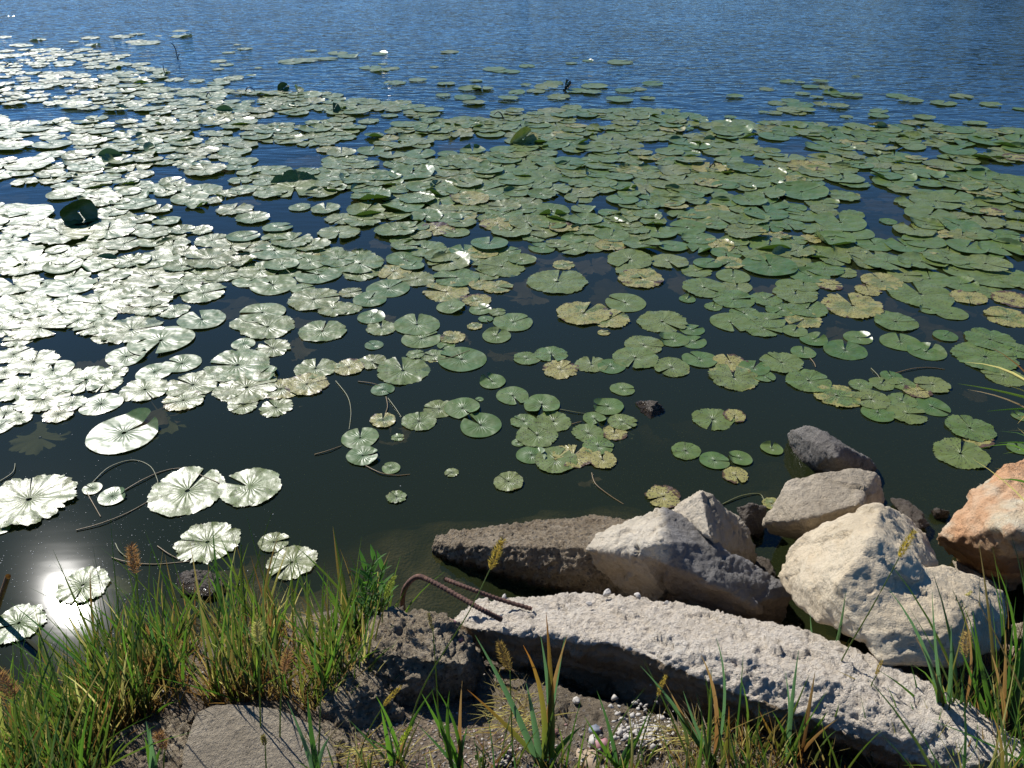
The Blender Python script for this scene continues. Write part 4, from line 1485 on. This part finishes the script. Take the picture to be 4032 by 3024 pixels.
tuft('grass_tuft', 'broad bladed tuft with one rust-streaked leaf, in front of the beam end', (2150, 3020),
     [(1870, 2500, 'b'), (1840, 2715, 'o'), (2072, 2690, 'b'), (2128, 2500, 'b'), (2150, 2410, 'o'), (2225, 2510, 'b'), (2235, 2500, 'd'), (2100, 2620, 'b'), (2060, 2540, 'o'), (2290, 2860, 'g')], .018, seed=1)
tuft('grass_tuft', 'upright dark green tuft left of the broad rust-streaked one', (1800, 3040),
     [(1700, 2715), (1660, 2730), (1715, 2710), (1770, 2720), (1820, 2680, 'd'), (1840, 2860), (1650, 2860), (1740, 2840)], .013, seed=2)
tuft('grass_tuft', 'yellow green tuft under the small golden seed heads', (1560, 3010),
     [(1480, 2740), (1715, 2705), (1370, 2830), (1640, 2830), (1500, 2790), (1530, 2860), (1600, 2900, 'd'), (1420, 2900)], .011, seed=3)
tuft('grass_tuft', 'stiff dark tuft at the lower middle of the beam, three long blades', (2820, 3020),
     [(2520, 2620, 'b'), (2620, 2690, 'd'), (2760, 2580, 'd'), (2820, 2510, 'b'), (2660, 2800), (2870, 2780, 'o'), (2700, 2880), (2690, 2720, 'b')], .014, seed=4)
tuft('grass_tuft', 'three-bladed green tuft standing before the cream boulder', (3230, 2760),
     [(3190, 2420, 'b'), (3330, 2330, 'b'), (3385, 2450, 'b'), (3300, 2500), (3250, 2600)], .013, seed=5)
tuft('grass_tuft', 'tuft of long leaning blades below the small stout seed head', (3740, 2960),
     [(3500, 2320, 'b'), (3670, 2330, 'b'), (3745, 2460, 'b'), (3460, 2640), (3850, 2560), (3600, 2500, 'd'), (3800, 2430, 'd'), (3690, 2640)], .013, seed=6)
tuft('grass_tuft', 'thin tuft with pale dead blade leaning over the beam middle', (3120, 2990),
     [(3090, 2640, 'b'), (3145, 2560, 'b'), (3210, 2640, 'd'), (2990, 2800, 'o'), (3260, 2800), (3040, 2800), (3300, 2830, 'd'), (3180, 2780)], .012, seed=7)
tuft('grass_tuft', 'tall rank tuft at the corner beside the fuzzy brown head', (3960, 2980),
     [(3925, 2230), (3830, 2400), (4000, 2350), (4040, 2200), (3900, 2560, 'd'), (3960, 2480, 'd'), (4060, 2500), (3880, 2650), (3990, 2620, 'o'), (3780, 2540), (4020, 2700, 'd')], .013, seed=8)
tuft('grass_tuft', 'slim blades on the near bank below the red and white pebbles', (2450, 3040),
     [(2350, 2720), (2290, 2900), (2480, 2870), (2400, 2860, 'd'), (2520, 2900), (2560, 2790), (2300, 2820)], .011, seed=9)
tuft('grass_tuft', 'single broad blade and two thin ones before the flat concrete chunk', (1260, 3100),
     [(1130, 2760, 'b'), (1165, 2830, 'b'), (1210, 2720), (1300, 2900, 'b')], .014, seed=10)
tuft('grass_tuft', 'short dark blades rising before the rubble left of the flat chunk', (605, 3080),
     [(575, 2840, 'b'), (590, 2870, 'b'), (640, 2930), (570, 2900)], .014, seed=11)


# foxtails
def foxtail(lab, root, mid, hb, ht, rad, col, Yoff=.03, seed=0, bristle=1.0):
    rad *= 1.05
    r_ = random.Random(seed)
    p = on_ground_fast(*root)
    y0 = p.y if p is not None else px(*root, .3).y
    Y = y0 + Yoff
    P = [Vector((p.x, p.y, ground_z(p.x, p.y) - .01)) if p is not None else pY(*root, y0)]
    for m_ in mid:
        P.append(pY(m_[0], m_[1], y0 + Yoff * .6))
    hbp, htp = pY(*hb, Y), pY(*ht, Y + .01)
    P.append(hbp)
    e = empty('foxtail_grass', P[0])
    tag(e, lab, 'foxtail', 'foxtail seed heads on thin stems', 'thing')
    V, Fq = tube([q - P[0] for q in P], .0022, .0013, 5, 8)
    a = Acc()
    a.add(V, Fq, (.14, .17, .05))
    me = npmesh('stem', np.concatenate(a.V), np.concatenate(a.F), True, np.concatenate(a.C))
    link('stem', me, M['grass'], e)
    ax = htp - hbp
    L = ax.length
    axn = ax.normalized()
    s1 = axn.cross(Vector((0, 1, .2))).normalized()
    s2 = axn.cross(s1)
    a = Acc()
    # grains packed round the axis, then fine bristles
    for k in range(int(260 * max(1, L / .06))):
        t = r_.random()
        rr_ = rad * (.55 + .45 * math.sin(pi * min(.97, .12 + .88 * t)) ** .6) * (1 if t > .05 else .6)
        th = r_.uniform(0, 2 * pi)
        out = s1 * cos(th) + s2 * sin(th)
        b = hbp + ax * t - P[0] + out * rr_ * .3 + s1 * (.04 * L * sin(t * 2.4))
        c = Vector(col) * r_.uniform(.55, 1.35)
        if k % 3 == 0:
            d = (out * .8 + axn * .6).normalized()
            w = d.cross(axn).normalized() * .0011
            u = d * rr_ * .55
            a.add([tuple(b - w), tuple(b + w), tuple(b + u * .6 + w * 1.3), tuple(b + u)], [(0, 1, 2, 3)], tuple(c * .8))
        else:
            d = (out + axn * r_.uniform(.5, 1.3)).normalized()
            ln = rr_ * r_.uniform(.7, 1.35) * bristle
            w = d.cross(Vector((0, 1, .1))).normalized() * .0008
            a.add([tuple(b - w), tuple(b + w), tuple(b + d * ln + w * .3), tuple(b + d * ln - w * .3)], [(0, 1, 2, 3)], tuple(c))
    me = npmesh('seed_head', np.concatenate(a.V), np.concatenate(a.F), False, np.concatenate(a.C))
    link('seed_head', me, M['bristle'], e)
    return e


GOLD, BROWN, GRN = (.34, .23, .07), (.28, .14, .085), (.20, .22, .06)
foxtail('fuzzy reddish seed head standing against the water above the grass', (570, 2850), [(556, 2560)], (538, 2258), (520, 2150), .014, BROWN, .05, 1)
foxtail('pale seed head standing among the tall grass blades', (1025, 2900), [(1022, 2700)], (1022, 2540), (1016, 2450), .013, (.38, .32, .16), .02, 2)
foxtail('brown seed head just right of the pale one in the grass clump', (1100, 2930), [(1105, 2760)], (1117, 2655), (1145, 2555), .013, BROWN, .02, 3)
foxtail('reddish seed head in front of the flat concrete chunk', (640, 3060), [(645, 2990)], (650, 2950), (625, 2885), .014, BROWN, .02, 4)
foxtail('small dull seed head over the flat concrete chunk', (1048, 3060), [(1046, 2990)], (1044, 2935), (1036, 2895), .008, (.25, .2, .1), .02, 5, .7)
foxtail('large hairy brown seed head by the bottom corner of the grass', (95, 3100), [(85, 2900)], (55, 2750), (-5, 2650), .020, BROWN, .0, 6)
foxtail('golden seed head on a long leaning stem over the sunken block', (1570, 3000), [(1660, 2720), (1840, 2420)], (1930, 2240), (1985, 2125), .011, GOLD, .16, 7)
foxtail('green gold seed head beside the leafy weed', (1500, 2620), [(1505, 2450)], (1516, 2360), (1556, 2270), .010, GRN, .04, 8)
foxtail('dark reddish seed head in the shade under the beam', (2020, 3010), [(2012, 2760)], (2008, 2640), (1970, 2530), .012, (.26, .16, .07), .04, 9)
foxtail('small golden seed head before the dark concrete lump', (1400, 3010), [(1450, 2880)], (1510, 2780), (1580, 2705), .008, GOLD, .04, 10, .7)
foxtail('yellow green seed head low over the near bank', (1540, 3050), [(1555, 2980)], (1570, 2935), (1620, 2865), .008, (.33, .36, .06), .02, 11, .7)
foxtail('thin dim seed head before the concrete lump top', (1730, 2900), [(1720, 2700)], (1705, 2480), (1690, 2415), .006, (.2, .16, .08), .02, 12, .7)
foxtail('golden seed head against the shaded side of the beam', (2500, 3030), [(2540, 2880)], (2590, 2740), (2625, 2660), .008, GOLD, .04, 13, .7)
foxtail('golden seed head leaning across the hollow of the cream boulder', (3200, 2900), [(3300, 2630), (3440, 2380)], (3540, 2195), (3608, 2090), .010, (.36, .25, .06), .1, 14)
foxtail('small seed head on the lower face of the cream boulder', (3480, 2800), [(3500, 2600)], (3518, 2500), (3545, 2425), .007, (.36, .3, .12), .03, 15, .7)
foxtail('faint pale seed head slanting over the cream boulder', (3600, 2750), [(3680, 2460)], (3740, 2400), (3828, 2330), .007, (.42, .35, .16), .05, 16, .7)
foxtail('stout green seed head pointing at the right border', (3770, 2760), [(3790, 2600)], (3822, 2510), (3880, 2470), .008, GRN, .03, 17, .7)
foxtail('hairy brown seed head hanging tip down beside the stout green one', (3780, 2900), [(3790, 2700)], (3800, 2590), (3812, 2490), .013, (.42, .28, .16), .02, 18)
foxtail('short golden seed head over the right half of the beam', (3400, 2960), [(3420, 2740)], (3450, 2660), (3475, 2600), .006, GOLD, .03, 19, .7)


# leafy weed beside the clump
def weed(lab, root, stems, seed, nleaf=16, ls=.06):
    r_ = random.Random(seed)
    p = on_ground_fast(*root)
    rp = Vector((p.x, p.y, ground_z(p.x, p.y) - .01))
    e = empty('leafy_weed', rp)
    tag(e, lab, 'weed', None, 'thing')
    sa, la = Acc(), Acc()
    for tp in stems:
        t = pY(tp[0], tp[1], rp.y + .05) - rp
        V, Fq = tube([Vector((0, 0, 0)), t * .5 + Vector((r_.uniform(-.02, .02), 0, .01)), t], .003, .0015, 5, 6)
        sa.add(V, Fq, (.10, .15, .05))
        for k in range(nleaf):
            f = .35 + .65 * k / nleaf
            b = t * f
            az = k * 2.4 + r_.uniform(-.3, .3)
            up = .35 + .9 * (k / nleaf)
            d = Vector((cos(az), sin(az) * .8, up)).normalized()
            L = ls * r_.uniform(.75, 1.15) * (1.1 - .4 * abs(f - .7))
            c = Vector((.10, .22, .04)) * r_.uniform(.7, 1.2)
            sd = d.cross(Vector((0, 0, 1))).normalized()
            blade(la, b, b + d * L, .016, c, c, .08, 6, sd, .3, r_)
    me = npmesh('stem', np.concatenate(sa.V), np.concatenate(sa.F), True, np.concatenate(sa.C))
    link('stem', me, M['leafy'], e)
    me = npmesh('foliage', np.concatenate(la.V), np.concatenate(la.F), True, np.concatenate(la.C))
    link('foliage', me, M['leafy'], e)


weed('bright leafy weed with pointed leaves at the end of the grass clump', (1440, 2520), [(1475, 2190), (1510, 2230), (1440, 2230), (1530, 2330)], 1, 15, .065)
weed('small red stemmed weed on the pebbly near bank', (1895, 3050), [(1870, 2930), (1905, 2950)], 2, 3, .012)
weed('low leafy sprig with a dark red leaf at the foot of the grass', (1290, 2700), [(1270, 2610), (1330, 2600)], 3, 8, .035)

# straw, litter and loose stones
acc = Acc()
rr = random.Random(31)
for k in range(900):
    c_ = rr.choice([(1990, 2680, 90, 70), (2080, 2790, 110, 90), (1420, 2640, 90, 60), (2050, 2900, 150, 80), (3300, 2960, 400, 60), (1450, 2990, 200, 60), (2700, 2960, 120, 60), (3900, 2950, 120, 120)])
    X, Y = rr.gauss(c_[0], c_[2] * .5), rr.gauss(c_[1], c_[3] * .5)
    p = on_ground_fast(X, Y)
    if p is None or p.z < 0:
        continue
    a_ = rr.uniform(0, 2 * pi)
    L = rr.uniform(.02, .12)
    z0 = p.z + (.05 if 1900 < X < 3000 and Y > 2600 else .012)
    p = Vector((p.x, p.y, z0 + rr.uniform(0, .02)))
    q = p + Vector((cos(a_) * L, sin(a_) * L, rr.uniform(-.01, .02)))
    blade(acc, p, q, rr.uniform(.002, .004), rr.choice(DRY[:3]), (.45, .36, .2), .1, 4, None, .2, rr)
o = acc.build('straw_litter', M['grass'])
tag(o, 'dry straw tangled on the near bank and rubble', 'straw', None, 'stuff')


def pebble(lab, X, Y, z, s, mat, seed, sq=(1, .8, .6), cat='pebble'):
    bm = bmesh.new()
    bmesh.ops.create_icosphere(bm, subdivisions=3, radius=1)
    o_ = Vector((seed, 3 * seed, 0))
    for v in bm.verts:
        cp_ = noise.voronoi(v.co * 1.5 + o_)[1][0]
        v.co = v.co * (1 + .35 * noise.noise(v.co * 1.1 + o_) + .25 * noise.noise(cp_ * 3))
        v.co = Vector((v.co.x * sq[0], v.co.y * sq[1], v.co.z * sq[2])) * s
    me = bpy.data.meshes.new('pebble')
    bm.to_mesh(me)
    bm.free()
    me.polygons.foreach_set('use_smooth', [cat == 'pebble'] * len(me.polygons))
    p = px(X, Y, z)
    o = link('pebble', me, mat, None, p)
    o.rotation_euler = (0, 0, seed * 1.3)
    tag(o, lab, cat, 'loose pebbles on the near bank')


M['p_dark'] = plain('dark_pebble_stone', (.06, .06, .065), .6, .6)
M['p_pink'] = plain('pink_pebble_stone', (.42, .20, .20), .6, .7)
M['p_white'] = plain('white_pebble_stone', (.52, .48, .42), .8, .75)
M['p_tan'] = plain('tan_pebble_stone', (.42, .31, .20), .8, .7)
M['p_blue'] = plain('blue_grey_pebble_stone', (.20, .22, .26), .7, .7)
pebble('dark round pebble among the white gravel', 1985, 2985, .315, .026, M['p_dark'], 1)
pebble('purple pink pebble touching a white one', 2368, 2938, .31, .022, M['p_pink'], 2, (1, .9, .8))
pebble('white pebble touching the purple pink one', 2338, 2922, .31, .018, M['p_white'], 3, (1, .9, .8))
pebble('flat tan stone below the purple pink pebble', 2325, 2995, .315, .032, M['p_tan'], 4, (1.2, .8, .4))
pebble('round grey pebble above the flat tan stone', 2343, 2878, .285, .018, M['p_blue'], 5)
pebble('blue grey flat stone set in the dark lump', 1535, 2508, .36, .022, M['p_blue'], 6, (1.5, .7, .5))
pebble('red pebble set in the top rim of the dark lump', 1766, 2448, .335, .016, M['p_pink'], 7, (1.5, .7, .6))
pebble('small pink pebble in the side of the dark lump', 1812, 2514, .32, .012, M['p_pink'], 8)
pebble('white chip lying in the shade under the beam', 2270, 2757, .27, .012, M['p_white'], 9)
pebble('reddish pebble on the slab before the broad tuft', 2182, 2882, .29, .012, M['p_pink'], 10)
for k, (X, Y, s) in enumerate([(2390, 2335, .022), (2510, 2345, .018), (2625, 2375, .014), (1985, 2350, .014), (2320, 2378, .014)]):
    pebble(['largest loose white chunk on the beam back edge', 'flat white chip right of the largest chunk on the beam', 'small white chip farthest right on the beam edge', 'small white chip on the beam edge by the rusty bars',
            'flat white stone on top of the beam before the largest chunk'][k], X, Y, (.325, .335, .345, .285, .34)[k], s * .6, M['p_white'], 20 + k, (1.1, .8, .8), 'stone chip')

rr = random.Random(41)
NRG = np.random.RandomState(9)
acc = Acc()
for k in range(1500):
    c_ = rr.choice([(2560, 2850, 70, 50), (2520, 2880, 50, 30), (1960, 2980, 120, 60), (2150, 2950, 500, 70), (1700, 2990, 300, 50), (1560, 2880, 150, 100)])
    X, Y = rr.gauss(c_[0], c_[2]), rr.gauss(c_[1], c_[3])
    p = on_ground_fast(X, Y)
    if p is None or p.z < .05:
        continue
    inslab = 1900 < X < 2900
    big = c_[0] in (2560, 2520)
    s = rr.uniform(.0015, .005) * (rr.choice((1, 1, 1, 2.2)) if big else 1)
    if big and rr.random() < .35:
        continue
    col = (.5, .46, .40) if big or rr.random() < .15 else rr.choice([(.3, .25, .2), (.18, .16, .14), (.42, .36, .28), (.35, .2, .17)])
    z = px(X, Y, .285 + .0002 * (Y - 2700)) if inslab else p
    acc.add((IV + NRG.uniform(-.45, .45, IV.shape)) * s * np.array([1, rr.uniform(.6, 1), rr.uniform(.5, .9)]) + np.array(z), IF, tuple(Vector(col) * .9))
t = NT('gravel_grain')
at = t.n('Attribute', _attribute_name='tint')
M['grain'] = t.done(t.n('BsdfPrincipled', Base__Color=at.outputs['Color'], Roughness=.9))
o = acc.build('gravel', M['grain'], smooth=False)
tag(o, 'loose grit and white gravel on the near bank', 'gravel', None, 'stuff')

# broken reed stub and dark plank at the left edge
o = tube_obj('reed_stub', [pY(-20, 2430, 2.0), pY(8, 2340, 2.0), pY(32, 2268, 2.0)], .009, .009, M['stem'], (.32, .15, .06), 8, 4)
tag(o, 'broken rusty brown reed stub at the border above the sun glint', 'reed')
bm = bmesh.new()
q = [px(320, 2738, .06), px(560, 2728, .06), px(560, 2762, .05), px(320, 2775, .05)]
hull_bm(bm, q + [v - Vector((0, 0, .03)) for v in q])
me = bpy.data.meshes.new('weathered_board')
bm.to_mesh(me)
bm.free()
o = link('weathered_board', me, M['small'])
tag(o, 'dark weathered board edge lying at the waterline behind the corner grass', 'board')

# unseen ridge, added to cover the pale low sky that the ripples mirror
V, Fq = [], []
azs = np.linspace(-80, 80, 420)
for j, az in enumerate(azs):
    el = 1.5 + .4 * noise.noise(Vector((az * .15, 1, 0))) + .3 * noise.noise(Vector((az * .9, 4, 0))) + 7 * max(0, min(1, (az - 22) / 16))
    for k in range(9):
        t = k / 8
        d = 140 + 60 * t * t + 3 * noise.noise(Vector((az * .7, t * 9, 3)))
        h = -1 + (d * math.tan(radians(el)) + 1) * math.sin(t * pi / 2) + 1.5 * noise.noise(Vector((az * 1.3, t * 7, 5))) * min(1, t * 3)
        V.append((sin(radians(az)) * d, cos(radians(az)) * d, h))
n9 = len(azs)
for j in range(n9 - 1):
    for k in range(8):
        Fq.append((j * 9 + k, (j + 1) * 9 + k, (j + 1) * 9 + k + 1, j * 9 + k + 1))
o = link('unseen_ridge', npmesh('unseen_ridge', V, Fq), plain('unseen_ridge_skin', (.05, .075, .03), .95, .5))
tag(o, 'dark wooded ridge added out of sight, covering the pale low sky in the ripples', kind='structure')
